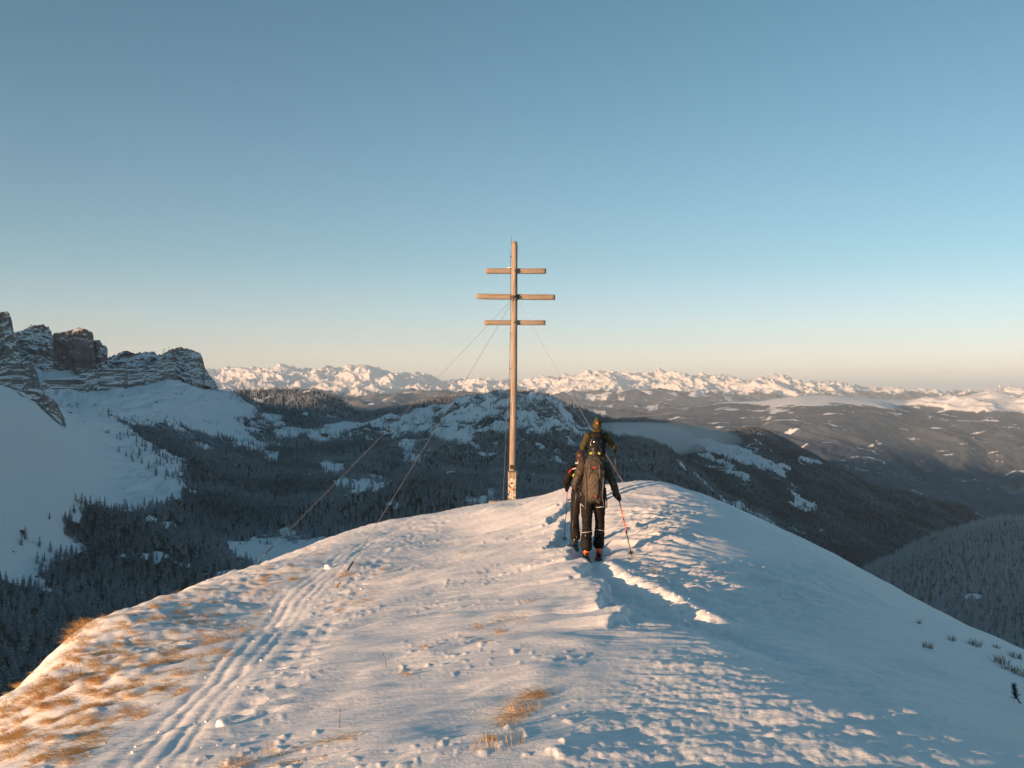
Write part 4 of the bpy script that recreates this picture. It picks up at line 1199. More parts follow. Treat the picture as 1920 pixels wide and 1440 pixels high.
M_PLAST = simple('black_plastic', (0.014, 0.014, 0.015), 0.3)
M_HELM = simple('helmet_gloss', (0.010, 0.010, 0.011), 0.12)
M_HAIRB = simple('hair_brown', (0.048, 0.021, 0.012), 0.45, var=0.5, scale=50, bstr=0.8, bscale=90, bdist=0.006)
M_HAIRD = simple('hair_dark', (0.022, 0.013, 0.010), 0.45, var=0.4, scale=50, bstr=0.8, bscale=90, bdist=0.006)
M_ALU = simple('pole_shaft', (0.05, 0.045, 0.042), 0.35, 0.3)
M_SKI = simple('ski_black', (0.018, 0.018, 0.020), 0.3, var=0.3)
M_SKIG = simple('ski_green', (0.05, 0.10, 0.07), 0.35, var=0.3)
M_LED = simple('rear_light', (0.8, 0.05, 0.02), 0.3, emit=((1.0, 0.08, 0.02), 2.0))

def V3(p): return Vector(p)
def limb(mb, pts, rads, seg=14, flat=None):
    """tapering limb with round joints"""
    P = [V3(p) for p in pts]
    Q, R = [], []
    for i in range(len(P)-1):
        n = 6
        for k in range(n):
            t = k/n; Q.append(P[i].lerp(P[i+1], t)); R.append(rads[i]+(rads[i+1]-rads[i])*t)
    Q.append(P[-1]); R.append(rads[-1])
    mb.tube(Q, R, seg, flat=flat)
    for p, r_ in zip(P, rads): mb.ball(p, r_*0.98, 12, 8)
def torso(mb, rings, seg=20):
    """rings: (centre x, y, z, half width, half depth)"""
    out = []
    for (x, y, z, a, b_) in rings:
        out.append([(x+a*math.copysign(abs(math.cos(t))**0.85, math.cos(t)), y+b_*math.copysign(abs(math.sin(t))**0.85, math.sin(t)), z) for t in [2*math.pi*k/seg for k in range(seg)]])
    mb.rings(out)

def crease(me, amp, sc, seed):
    """soft folds pressed into cloth"""
    n = len(me.vertices); co = np.zeros(n*3); me.vertices.foreach_get('co', co); co = co.reshape(-1, 3)
    no = np.zeros(n*3); me.vertices.foreach_get('normal', no); no = no.reshape(-1, 3)
    d = fbm((co[:, 0]+co[:, 1]*0.6)/sc, (co[:, 2]*1.9+co[:, 1]*0.5)/sc, 3, seed)
    co = co+no*(d*amp)[:, None]
    me.vertices.foreach_set('co', co.ravel()); me.update()

def glove(name, wrist, pole_pt, pole_dir, side, parent, mat):
    """closed hand round a pole grip: palm, four fingers wrapped, thumb closing over"""
    w = V3(wrist); c = V3(pole_pt); d = V3(pole_dir).normalized()
    to = (w-c); to = (to-d*to.dot(d)).normalized()      # from the grip back to the palm
    lat = d.cross(to).normalized()*side
    mb = MB()
    pal = c+to*0.042
    limb(mb, [w, w.lerp(pal, 0.55), pal+d*0.01], [0.040, 0.041, 0.040])
    limb(mb, [pal+d*0.032, pal-d*0.032], [0.034, 0.030])
    for k, L in enumerate((0.92, 1.0, 0.96, 0.80)):
        o_ = d*(0.036-0.024*k)
        R_ = 0.031*L
        pts = [c+o_+(to*math.cos(a)+lat*math.sin(a))*R_*1.12 for a in (0.7, 1.4, 2.2, 3.1, 3.9)]
        mb.tube(pts, [0.0135, 0.0135, 0.013, 0.012, 0.010], 8)
        for p in pts: mb.ball(p, 0.0125, 8, 6)
    pts = [pal+d*0.03-lat*0.02, c+d*0.052-lat*0.034+to*0.01, c+d*0.056-lat*0.022-to*0.022]
    mb.tube(pts, [0.017, 0.015, 0.011], 8); mb.ball(pts[1], 0.0145, 8, 6); mb.ball(pts[2], 0.0115, 8, 6)
    me = remesh(mb.mesh(name, mat), 0.006, 2)
    g_ = obj(name, me, parent)
    cuff = MB(); dirw = (w-pal).normalized()
    cuff.tube([w-dirw*0.03, w+dirw*0.0, w+dirw*0.06], [0.043, 0.049, 0.056], 14)
    obj('glove_cuff', cuff.mesh('glove_cuff', mat), g_)

def boot(name, ankle, toe_dir, shell, parent, accent, knee):
    """ski touring boot: sole, shell, cuff with buckles"""
    a = V3(ankle); f = V3(toe_dir); f.z = 0; f.normalize(); s = Vector((f.y, -f.x, 0))
    def P(y, x, z): return (a.x+f.x*y+s.x*x, a.y+f.y*y+s.y*x, a.z+z)
    rings = []
    for (y, hw, zt, zb) in ((-0.085, 0.028, 0.00, -0.10), (-0.07, 0.040, 0.02, -0.115), (-0.02, 0.046, 0.03, -0.118), (0.05, 0.046, -0.015, -0.118), (0.12, 0.050, -0.05, -0.118), (0.18, 0.046, -0.066, -0.118), (0.215, 0.028, -0.078, -0.114)):
        zc = (zt+zb)/2; hh = (zt-zb)/2
        rings.append([P(y, hw*math.copysign(abs(math.cos(t))**0.7, math.cos(t)), zc+hh*math.copysign(abs(math.sin(t))**0.7, math.sin(t))) for t in [2*math.pi*k/14 for k in range(14)]])
    b_ = obj(name, MB().rings(rings).mesh(name, shell), parent)
    cu = MB(); rings = []
    for (z, r1, y) in ((-0.03, 0.048, -0.022), (0.05, 0.048, -0.015), (0.13, 0.048, 0.0), (0.19, 0.048, 0.01)):
        kk = (V3(knee)-a)*(max(z, 0)/max(0.1, knee[2]-a.z)); kk.z = 0
        rings.append([Vector(P(y+r1*1.15*math.sin(t), r1*math.cos(t), z))+kk for t in [2*math.pi*k/14 for k in range(14)]])
    obj('boot_cuff', cu.rings(rings).mesh('boot_cuff', shell), b_)
    so = MB(); pts = [P(y, 0, -0.125) for y in (-0.095, 0.0, 0.12, 0.225)]
    so.rings([[P(y, x, z) for x, z in ((-hw, -0.137), (hw, -0.137), (hw, -0.112), (-hw, -0.112))] for y, hw in ((-0.095, 0.03), (-0.06, 0.040), (0.1, 0.046), (0.18, 0.044), (0.228, 0.022))])
    obj('sole', so.mesh('sole', M_PLAST, False), b_)
    hl = MB(); hl.box((-0.022, -0.012, -0.02), (0.022, 0.012, 0.035), org=P(-0.088, 0, 0.03)); obj('heel_lever', hl.mesh('heel_lever', accent, False), b_)
    for z in (0.02, 0.10, 0.16):
        bk = MB(); kk = (V3(knee)-a)*(z/max(0.1, knee[2]-a.z)); kk.z = 0
        bk.tube([Vector(P(0.050*math.sin(t)*1.2-0.005, 0.050*math.cos(t), z))+kk for t in np.linspace(-0.2, 3.3, 14)], 0.005, 5)
        obj('buckle', bk.mesh('buckle', M_GREY), b_)

def head(mb, c, yaw=0.0, tilt=0.0):
    """skull, jaw, nose, ears, lips, brow; faces +y turned by yaw"""
    c = V3(c); R = Matrix.Rotation(yaw, 3, 'Z') @ Matrix.Rotation(-tilt, 3, 'X')
    def T(p): return c+R @ Vector(p)
    mb.ball(T((0, -0.008, 0.022)), (0.077, 0.094, 0.098), 18, 12)
    limb(mb, [T((0, 0.030, -0.02)), T((0, 0.055, -0.085))], [0.062, 0.034])
    mb.tube([T((0, 0.085, 0.028)), T((0, 0.108, -0.012)), T((0, 0.098, -0.022))], [0.007, 0.014, 0.010], 8)
    mb.tube([T((-0.02, 0.086, -0.055)), T((0, 0.094, -0.054)), T((0.02, 0.086, -0.055))], 0.008, 6)
    for s in (-1, 1):
        mb.ball(T((s*0.079, -0.005, 0.0)), (0.012, 0.022, 0.033), 10, 8)
        mb.tube([T((s*0.045, 0.078, 0.030)), T((s*0.018, 0.088, 0.030))], 0.010, 6)
    return T

def person(kind):
    """figures are modelled at the origin, facing +y, standing on z = 0"""
    k = kind
    root_me = MB()
    sc_ = k.get('s', 1.0)
    hipL, hipR = V3(k['hipL']), V3(k['hipR']); pel = (hipL+hipR)/2
    kL, kR, aL, aR = V3(k['kneeL']), V3(k['kneeR']), V3(k['ankL']), V3(k['ankR'])
    shL, shR = V3(k['shL']), V3(k['shR']); eL, eR, wL, wR = V3(k['elL']), V3(k['elR']), V3(k['wrL']), V3(k['wrR'])
    hd = V3(k['head']); ch = (shL+shR)/2
    neck = Vector((ch.x, ch.y, ch.z+0.06))
    body = MB()
    torso(body, [(pel.x, pel.y, pel.z-0.09, 0.13, 0.09), (pel.x, pel.y, pel.z, 0.155, 0.105), (pel.x*0.7+ch.x*0.3, pel.y*0.7+ch.y*0.3, pel.z+0.17, 0.125, 0.090),
                 (ch.x, ch.y, ch.z-0.16, 0.150, 0.105), (ch.x, ch.y, ch.z-0.02, 0.15, 0.085), (ch.x, ch.y, ch.z+0.05, 0.07, 0.06)])
    limb(body, [neck-Vector((0, 0, 0.04)), hd-Vector((0, 0.01, 0.06))], [0.055, 0.052])
    head(body, hd, k.get('yaw', 0), k.get('tilt', 0))
    for a, b_, c in ((hipL, kL, aL), (hipR, kR, aR)):
        limb(body, [a, b_, c, c-Vector((0, 0, 0.07))], [0.080, 0.052, 0.036, 0.036])
        limb(body, [c-Vector((0, 0, 0.07)), c+Vector((0, 0.16, -0.08))], [0.036, 0.028])
    for a, b_, c in ((shL, eL, wL), (shR, eR, wR)): limb(body, [a, b_, c, c+(c-b_).normalized()*0.05], [0.050, 0.038, 0.028, 0.026])
    bme = remesh(body.mesh('person', SKIN), 0.014, 2)
    root = obj('person', bme, label=k['label'], cat='person', group=None)
    # trousers
    tr_ = MB()
    torso(tr_, [(pel.x, pel.y, pel.z-0.10, 0.155, 0.112), (pel.x, pel.y-0.012, pel.z-0.02, 0.180, 0.135), (pel.x, pel.y, pel.z+0.10, 0.165, 0.115)])
    for a, b_, c in ((hipL, kL, aL), (hipR, kR, aR)):
        limb(tr_, [a-Vector((0, 0.01, 0)), a.lerp(b_, 0.45), b_, b_.lerp(c, 0.45)+Vector((0, -0.012, 0)), c+Vector((0, -0.022, 0.07)), c+Vector((0, -0.022, 0.035))], [0.108, 0.096, 0.074, 0.082, 0.088, 0.092])
    tme = remesh(tr_.mesh('trousers', k['trou']), 0.012, 3); crease(tme, 0.007, 0.10, 3)
    trouser = obj('trousers', tme, root)
    if 'piping' in k:
        for q in k['piping']:
            obj('piping', MB().tube(q, 0.006, 6).mesh('piping', M_WHITE), trouser)
    # jacket
    jk = MB()
    torso(jk, [(pel.x, pel.y, pel.z+0.02, 0.190, 0.140), (pel.x*0.8+ch.x*0.2, pel.y*0.8+ch.y*0.2, pel.z+0.12, 0.180, 0.132), (pel.x*0.5+ch.x*0.5, pel.y*0.5+ch.y*0.5, pel.z+0.26, 0.175, 0.128),
               (ch.x, ch.y, ch.z-0.15, 0.190, 0.135), (ch.x, ch.y, ch.z-0.01, 0.180, 0.110), (ch.x, ch.y, ch.z+0.06, 0.085, 0.085), (neck.x, neck.y+0.01, neck.z+0.05, 0.070, 0.072)])
    for a, b_, c in ((shL, eL, wL), (shR, eR, wR)): limb(jk, [a, a.lerp(b_, 0.5), b_, b_.lerp(c, 0.5), c], [0.083, 0.074, 0.064, 0.058, 0.047])
    jme = remesh(jk.mesh('jacket', k['jack']), 0.012, 3); crease(jme, 0.010, k.get('fold', 0.09), 5)
    jacket = obj('jacket', jme, root)
    if k.get('hood'):
        hb = MB(); hb.ball((ch.x, ch.y-0.10, ch.z+0.10), (0.115, 0.085, 0.075)); hb.ball((ch.x, ch.y-0.05, ch.z+0.13), (0.105, 0.09, 0.06))
        hm = remesh(hb.mesh('hood', k['jack']), 0.012, 3); crease(hm, 0.008, 0.07, 8); obj('hood', hm, jacket)
    for nm, an, dr in (('ski_boot', aL, kL), ('ski_boot', aR, kR)):
        boot(nm, an, (0, 1, 0), k['boot'], root, k.get('lever', M_PLAST), dr)
    return root, jacket, trouser

def place(o, x, y, yaw, dz=0.0):
    o.location = (x, y, float(ground_z(x, y)[0])+dz); o.rotation_euler = (0, 0, yaw); return o
def to_world(o, p): return o.location+Matrix.Rotation(o.rotation_euler.z, 3, 'Z') @ V3(p)

def ski_pole(a, tip, label, bands, group='ski poles'):
    """a: top of the grip, tip: point in the snow (world)"""
    a = V3(a); t_ = V3(tip); L = (a-t_).length
    o = obj('ski_pole', None, label=label, cat='ski pole', group=group, loc=tuple(t_)); o.empty_display_size = 0.1
    d = (a-t_).normalized()
    cuts = [(0.0, 0.07, M_ALU, 0.005)]
    z = 0.07
    for (u, mt, r_) in bands:
        cuts.append((z, u*L, mt, r_)); z = u*L
    for i, (z0, z1, mt, r_) in enumerate(cuts):
        obj('tip' if i == 0 else 'shaft', MB().tube([d*(z0-0.03 if i == 0 else z0), d*z1], [0.003, 0.006] if i == 0 else [r_*0.95, r_], 10).mesh('shaft', mt), o)
    obj('grip', MB().tube([d*z, d*(z+0.03), d*(L-0.12), d*(L-0.03), d*(L+0.01)], [0.014, 0.017, 0.016, 0.018, 0.020], 10).mesh('grip', M_PLAST), o)
    bk = MB(); u = d.orthogonal().normalized(); w = d.cross(u)
    bk.tube([d*0.065, d*0.085], [0.012, 0.010], 10)
    bk.tube([d*0.07+(u*math.cos(q)+w*math.sin(q))*0.042 for q in np.linspace(0, 2*math.pi, 21)], 0.006, 6)
    for q in range(4): bk.tube([d*0.075, d*0.07+(u*math.cos(q*1.571)+w*math.sin(q*1.571))*0.042], 0.006, 6)
    obj('basket', bk.mesh('basket', M_PLAST), o)
    cl = MB(); cl.tube([d*(bands[0][0]*L-0.025), d*(bands[0][0]*L+0.025)], 0.0135, 10); cl.box((-0.012, -0.02, -0.02), (0.012, -0.008, 0.02), org=d*(bands[0][0]*L)); obj('clamp_lever', cl.mesh('clamp_lever', M_PLAST), o)
    return o

def ski(x, y, yaw, label, mat, length=1.68, back=0.62, binding=True, dz=0.012):
    """one ski lying along its track; x, y under the boot"""
    f = Vector((-math.sin(yaw), math.cos(yaw), 0)); s = Vector((f.y, -f.x, 0))
    base = Vector((x, y, 0)); z0 = float(ground_z(x, y)[0])
    o = obj('ski', None, label=label, cat='ski', group='touring skis', loc=(x, y, z0)); o.empty_display_size = 0.1
    rings = []
    for t in np.linspace(0, 1, 26):
        u = -back+length*t
        p = base+f*u
        gz = float(ground_z(p.x, p.y)[0])-z0
        gz = max(gz, -0.05) if abs(u) > 0.3 else 0
        hw = 0.046+0.012*abs(2*t-1)**2-(0.05*max(0, t-0.94)/0.06)-(0.02*max(0, 0.03-t)/0.03)
        up = 0.0 if t < 0.86 else ((t-0.86)/0.14)**2*0.11
        zz = max(0.0, min(0.10, gz))+dz+up
        rings.append([f*u+s*hw+Vector((0, 0, zz)), f*u-s*hw+Vector((0, 0, zz)), f*u-s*hw+Vector((0, 0, zz+0.014)), f*u+s*hw+Vector((0, 0, zz+0.014))])
    obj('ski_body', MB().rings(rings).mesh('ski_body', mat, False), o)
    if binding:
        R = Matrix.Rotation(yaw, 3, 'Z')
        obj('toe_piece', MB().box((-0.028, 0.17, 0.024), (0.028, 0.25, 0.065), rot=R).mesh('toe_piece', M_PLAST, False), o)
        obj('heel_piece', MB().box((-0.03, -0.17, 0.024), (0.03, -0.09, 0.075), rot=R).box((-0.018, -0.13, 0.075), (0.018, -0.085, 0.105), rot=R).mesh('heel_piece', M_PLAST, False), o)
    return o

def pack_body(rings, mat, name, vox=0.012, seed=2):
    mb = MB(); torso(mb, rings, 24)
    me = remesh(mb.mesh(name, mat), vox, 3); crease(me, 0.008, 0.08, seed); return me

def stride(s): return s
# ------------------------------------------------------------------ skier with the grey pack
P1 = dict(label='skier in brown jacket and black trousers with white piping, wearing the large grey backpack',
          hipL=(-0.09, 0.0, 0.93), hipR=(0.09, 0.02, 0.93), kneeL=(-0.095, 0.02, 0.50), kneeR=(0.11, 0.17, 0.52), ankL=(-0.105, -0.14, 0.155), ankR=(0.09, 0.10, 0.155),
          shL=(-0.165, 0.09, 1.415), shR=(0.205, 0.09, 1.405), elL=(-0.272, 0.0, 1.150), wrL=(-0.250, 0.21, 1.085), elR=(0.315, 0.05, 1.150), wrR=(0.375, 0.17, 0.945),
          head=(0.03, 0.17, 1.625), tilt=-0.15, trou=M_BLACK, jack=M_BROWN, boot=M_ORANGE, fold=0.07, lever=M_GREY)
P1['piping'] = [[(-0.19+0.012*t, -0.09-0.045*math.sin(t*0.62), 0.845-0.0*t-0.012*t) for t in range(6)], [(0.20-0.03*t, -0.06-0.055*math.sin(t*0.6), 0.80-0.006*abs(t-2)) for t in range(6)],
                [(-0.195, -0.045, 0.84-0.07*t) for t in range(5)]]
p1, j1, t1 = person(P1)
X1, Y1, A1 = 1.262, 15.5, math.radians(-4)
place(p1, X1, Y1, A1, 0.03)
def band(parent, c, r_, tilt=0.0, mat=M_WHITE, rad=0.005):
    obj('piping', MB().tube([(c[0]+r_*math.cos(t), c[1]+r_*math.sin(t), c[2]+tilt*math.cos(t)) for t in np.linspace(0, 2*math.pi, 25)], rad, 6).mesh('piping', mat), parent)
band(t1, (-0.098, -0.045, 0.405), 0.083, 0.01); band(t1, (0.105, 0.135, 0.415), 0.083, -0.01)
obj('piping', MB().tube([(-0.12, -0.155, 0.37), (-0.118, -0.185, 0.27), (-0.116, -0.205, 0.20)], [0.006, 0.009, 0.006], 6).mesh('piping', M_WHITE), t1)
obj('side_zip', MB().tube([(0.058, 0.045, 0.40), (0.05, 0.035, 0.28), (0.05, 0.02, 0.18)], 0.006, 6).mesh('side_zip', M_WEB), t1)
h1 = MB(); h1.ball((0.03, 0.150, 1.662), (0.090, 0.104, 0.098), 18, 12); h1.ball((0.03, 0.095, 1.60), (0.080, 0.07, 0.09), 16, 10)
hm = remesh(h1.mesh('hair', M_HAIRD), 0.010, 3); crease(hm, 0.005, 0.03, 12); hair1 = obj('hair', hm, p1)
obj('headband', MB().tube([(0.03+0.094*math.cos(t), 0.150+0.108*math.sin(t), 1.655+0.012*math.sin(3*t)) for t in np.linspace(0, 2*math.pi, 31)], 0.010, 6, flat=0.5).mesh('headband', M_PLAST), hair1)
for s in (-1, 1): obj('strap_end', MB().box((-0.02, -0.008, -0.014), (0.02, 0.008, 0.014), rot=Matrix.Rotation(0.5*s, 3, 'Y'), org=(0.03+s*0.062, 0.052, 1.615)).mesh('strap_end', M_LIME, False), hair1)
pl1 = (-0.248, 0.27, 1.06); pr1 = (0.405, 0.215, 0.905)
tipR1 = gpos(1185, 1043); tipL1 = Vector((0.955, 16.4, 0)); tipL1.z = float(ground_z(tipL1.x, tipL1.y)[0])
gR = to_world(p1, pr1); gL = to_world(p1, pl1)
dR = (gR-tipR1).normalized(); dL = (gL-tipL1).normalized()
Ri = Matrix.Rotation(-A1, 3, 'Z')
glove('glove', P1['wrR'], pr1, Ri @ dR, 1, p1, M_GLOVE); glove('glove', P1['wrL'], pl1, Ri @ dL, -1, p1, M_GLOVE)
ski_pole(gR+dR*0.09, tipR1, 'orange and black ski pole planted beside the skier with the grey backpack', [(0.38, M_ALU, 0.0078), (0.56, M_ORANGE, 0.0095), (0.59, M_PLAST, 0.0095), (0.74, M_ORANGE, 0.0095), (0.86, M_ALU, 0.0095)])
ski_pole(gL+dL*0.09, tipL1, 'dark ski pole under the bent elbow of the skier with the grey backpack', [(0.45, M_ALU, 0.0078), (0.86, M_ALU, 0.0095)])
def boot_xy(p, k): w = to_world(p, k); return w.x, w.y
x, y = boot_xy(p1, P1['ankL']); ski(x, y, A1+0.02, 'black touring ski under the trailing orange boot of the skier with grey backpack', M_SKI)
x, y = boot_xy(p1, P1['ankR']); ski(x, y, A1-0.02, 'black touring ski under the leading orange boot of the skier with grey backpack', M_SKI)
# the grey backpack
bp = obj('backpack', None, label='large grey-brown touring backpack with lid, tan front pocket and small red logos', cat='backpack')
bp.location = p1.location; bp.rotation_euler = p1.rotation_euler; bp.empty_display_size = 0.1
obj('main_bag', pack_body([(0.015, -0.16, 0.875, 0.095, 0.06), (0.015, -0.17, 0.91, 0.135, 0.10), (0.018, -0.165, 1.05, 0.150, 0.125), (0.02, -0.15, 1.22, 0.155, 0.125), (0.022, -0.125, 1.38, 0.150, 0.115), (0.022, -0.11, 1.44, 0.12, 0.09)], M_PACK, 'main_bag'), bp)
lid = pack_body([(0.022, -0.14, 1.385, 0.135, 0.115), (0.022, -0.14, 1.43, 0.158, 0.140), (0.022, -0.115, 1.51, 0.140, 0.120), (0.025, -0.085, 1.565, 0.098, 0.085), (0.028, -0.07, 1.585, 0.05, 0.05)], M_PACK, 'lid', seed=7)
lid_o = obj('lid', lid, bp)
obj('front_pocket', pack_body([(0.0, -0.255, 0.93, 0.06, 0.035), (0.0, -0.275, 1.0, 0.085, 0.045), (0.005, -0.268, 1.15, 0.092, 0.045), (0.01, -0.252, 1.30, 0.085, 0.035), (0.012, -0.235, 1.345, 0.06, 0.02)], M_PANEL, 'front_pocket', 0.01, 9), bp)
obj('logo', MB().box((-0.035, -0.012, -0.006), (0.035, 0.0, 0.007), rot=Matrix.Rotation(-0.06, 3, 'Y'), org=(0.02, -0.277, 1.415)).mesh('logo', M_RED, False), lid_o)
obj('logo', MB().box((-0.013, -0.012, -0.011), (0.013, 0.0, 0.011), rot=Matrix.Rotation(0.4, 3, 'Y'), org=(0.035, -0.315, 0.985)).mesh('logo', M_RED, False), bp)
for s in (-1, 1):
    obj('compression_strap', MB().tube([(0.02+s*0.145, -0.2, 1.36), (0.02+s*0.135, -0.255, 1.22), (0.02+s*0.128, -0.27, 1.08), (0.02+s*0.12, -0.255, 0.95)], 0.009, 6, flat=0.4).mesh('compression_strap', M_WEB), bp)
    obj('lid_strap', MB().tube([(0.02+s*0.07, -0.265, 1.46), (0.018+s*0.075, -0.285, 1.38), (0.015+s*0.088, -0.29, 1.25)], 0.009, 6, flat=0.4).mesh('lid_strap', M_WEB), bp)
    obj('shoulder_strap', MB().tube([(0.02+s*0.10, -0.04, 1.42), (0.02+s*0.125, 0.06, 1.50), (0.02+s*0.13, 0.17, 1.46), (0.02+s*0.135, 0.235, 1.32), (0.02+s*0.17, 0.14, 1.12)], 0.022, 8, flat=0.35).mesh('shoulder_strap', M_PACK), bp)
    obj('strap_tail', MB().tube([(0.02+s*0.12, -0.25, 0.95), (0.02+s*0.135, -0.24, 0.89), (0.02+s*0.14, -0.23, 0.80+0.03*s)], 0.007, 6, flat=0.4).mesh('strap_tail', M_WEB), bp)
obj('hip_belt', MB().tube([(0.2*math.cos(t), 0.01+0.155*math.sin(t), 0.985) for t in np.linspace(-0.5, math.pi+0.5, 22)], 0.030, 8, flat=0.35).mesh('hip_belt', M_PACK), bp)
obj('belt_tail', MB().tube([(0.20, -0.02, 0.97), (0.215, -0.05, 0.86), (0.21, -0.05, 0.77)], 0.008, 6, flat=0.4).mesh('belt_tail', M_PLAST), bp)
obj('side_bottle_pocket', pack_body([(0.165, -0.13, 0.90, 0.03, 0.06), (0.175, -0.13, 0.98, 0.035, 0.07), (0.170, -0.125, 1.10, 0.03, 0.065)], M_VEST, 'side_bottle_pocket', 0.01), bp)
obj('axe_loop', MB().tube([(0.055, -0.24, 0.905), (0.085, -0.275, 0.87), (0.105, -0.25, 0.91)], 0.009, 6).mesh('axe_loop', M_WEB), bp)

# ------------------------------------------------------------------ skier with brown hair, half hidden
P2 = dict(label='brown-haired skier in black, half hidden behind the one with the grey backpack',
          hipL=(-0.085, 0.0, 0.86), hipR=(0.085, 0.0, 0.86), kneeL=(-0.13, -0.02, 0.475), kneeR=(0.09, 0.20, 0.48), ankL=(-0.115, -0.16, 0.155), ankR=(0.09, 0.12, 0.155),
          shL=(-0.155, 0.07, 1.305), shR=(0.175, 0.07, 1.305), elL=(-0.285, -0.01, 1.075), wrL=(-0.265, 0.19, 0.985), elR=(0.27, 0.08, 1.07), wrR=(0.28, 0.25, 0.98),
          head=(-0.02, 0.12, 1.500), yaw=0.45, tilt=-0.1, trou=M_BLACK, jack=M_BLACK, boot=M_PLAST, lever=M_GREY)
p2, j2, t2 = person(P2)
X2, Y2, A2 = 1.205, 17.1, math.radians(-4)
place(p2, X2, Y2, A2)
hb = MB(); hb.ball((-0.025, 0.095, 1.535), (0.090, 0.104, 0.096), 18, 12); hb.ball((0.0, 0.02, 1.47), (0.070, 0.06, 0.09), 14, 10)
limb(hb, [(0.005, 0.0, 1.50), (0.015, -0.06, 1.44), (0.02, -0.075, 1.33), (0.02, -0.065, 1.26)], [0.050, 0.046, 0.036, 0.018])
hm = remesh(hb.mesh('hair', M_HAIRB), 0.010, 3); crease(hm, 0.006, 0.025, 14); obj('hair', hm, p2)
obj('stripe', MB().tube([(-0.195, -0.085, 0.42), (-0.192, -0.115, 0.33), (-0.188, -0.14, 0.27)], [0.004, 0.008, 0.005], 6).mesh('stripe', M_LIME), t2)
obj('scarf', MB().tube([(-0.02+0.082*math.cos(t), 0.10+0.082*math.sin(t), 1.405) for t in np.linspace(0, 2*math.pi, 21)], 0.022, 8).mesh('scarf', M_GREY), p2)
tip2 = Vector((0.895, 17.0, 0)); tip2 = gpos(1058, 1012)
pl2 = (-0.255, 0.25, 0.965)
gL2 = to_world(p2, pl2); d2 = (gL2-tip2).normalized(); Ri2 = Matrix.Rotation(-A2, 3, 'Z')
glove('glove', P2['wrL'], pl2, Ri2 @ d2, -1, p2, M_GLOVE)
tip2r = to_world(p2, (0.36, 0.42, 0)); tip2r.z = float(ground_z(tip2r.x, tip2r.y)[0])
pr2 = (0.285, 0.31, 0.965); gR2 = to_world(p2, pr2); d2r = (gR2-tip2r).normalized()
glove('glove', P2['wrR'], pr2, Ri2 @ d2r, 1, p2, M_GLOVE)
ski_pole(gL2+d2*0.09, tip2, 'dark ski pole with an orange band in the hand of the brown-haired skier', [(0.50, M_ALU, 0.0075), (0.74, M_ALU, 0.009), (0.86, M_ORANGE, 0.0095)])
ski_pole(gR2+d2r*0.09, tip2r, 'dark ski pole in front of the skier with the grey backpack', [(0.50, M_ALU, 0.0075), (0.86, M_ALU, 0.009)])
x, y = boot_xy(p2, P2['ankL']); ski(x, y, A2+0.02, 'green-topped touring ski under the trailing boot of the brown-haired skier', M_SKIG, 1.6)
x, y = boot_xy(p2, P2['ankR']); ski(x, y, A2-0.02, 'green-topped touring ski under the leading boot of the brown-haired skier', M_SKIG, 1.6)
b2 = obj('backpack', None, label='small black backpack with red and white shoulder piping on the brown-haired skier', cat='backpack')
b2.location = p2.location; b2.rotation_euler = p2.rotation_euler; b2.empty_display_size = 0.1
obj('main_bag', pack_body([(0.02, -0.12, 0.90, 0.10, 0.06), (0.02, -0.135, 0.95, 0.125, 0.085), (0.02, -0.13, 1.10, 0.13, 0.095), (0.02, -0.10, 1.25, 0.12, 0.085), (0.02, -0.09, 1.31, 0.08, 0.05)], M_BLACK, 'main_bag', seed=4), b2)
for s in (-1, 1): obj('shoulder_strap', MB().tube([(0.01+s*0.085, -0.03, 1.29), (0.01+s*0.115, 0.05, 1.385), (0.01+s*0.12, 0.15, 1.345), (0.01+s*0.125, 0.205, 1.2)], 0.022, 8, flat=0.35).mesh('shoulder_strap', M_BLACK), b2)
obj('strap_piping', MB().tube([(-0.02, -0.115, 1.335), (-0.10, -0.10, 1.332), (-0.165, -0.045, 1.31)], 0.011, 6).mesh('strap_piping', M_WHITE), b2)
obj('strap_piping', MB().tube([(-0.165, -0.045, 1.31), (-0.20, -0.045, 1.285), (-0.225, -0.04, 1.245)], 0.011, 6).mesh('strap_piping', M_RED), b2)
obj('tag', MB().box((-0.014, -0.008, -0.03), (0.014, 0.004, 0.02), rot=Matrix.Rotation(0.5, 3, 'Y'), org=(-0.145, -0.085, 1.215)).mesh('tag', M_LIME, False), b2)
obj('zip_pull', MB().box((-0.016, -0.008, -0.02), (0.016, 0.004, 0.02), org=(-0.13, -0.10, 1.0)).mesh('zip_pull', M_RED, False), b2)

# ------------------------------------------------------------------ skier with the olive cap at the head of the file
P3 = dict(label='skier in olive jacket and olive knit cap leading the file on the crest',
          hipL=(-0.10, 0.0, 0.98), hipR=(0.10, 0.0, 0.98), kneeL=(-0.11, 0.16, 0.54), kneeR=(0.11, 0.02, 0.53), ankL=(-0.11, 0.10, 0.155), ankR=(0.11, -0.14, 0.155),
          shL=(-0.195, 0.05, 1.475), shR=(0.215, 0.05, 1.475), elL=(-0.315, 0.02, 1.215), wrL=(-0.26, 0.25, 1.15), elR=(0.375, 0.03, 1.235), wrR=(0.40, 0.22, 1.165),
          head=(0.01, 0.10, 1.715), tilt=-0.1, trou=M_OLIVE, jack=M_OLIVE, boot=M_PLAST, hood=True, fold=0.08)
p3, j3, t3 = person(P3)
X3, Y3, A3 = 1.905, 22.4, math.radians(-6)
place(p3, X3, Y3, A3)
hb = MB(); hb.ball((0.01, 0.09, 1.765), (0.092, 0.108, 0.098), 18, 12); hb.ball((0.01, 0.09, 1.87), (0.030, 0.03, 0.022)); hb.ball((0.01, 0.085, 1.71), (0.093, 0.108, 0.055), 18, 10)
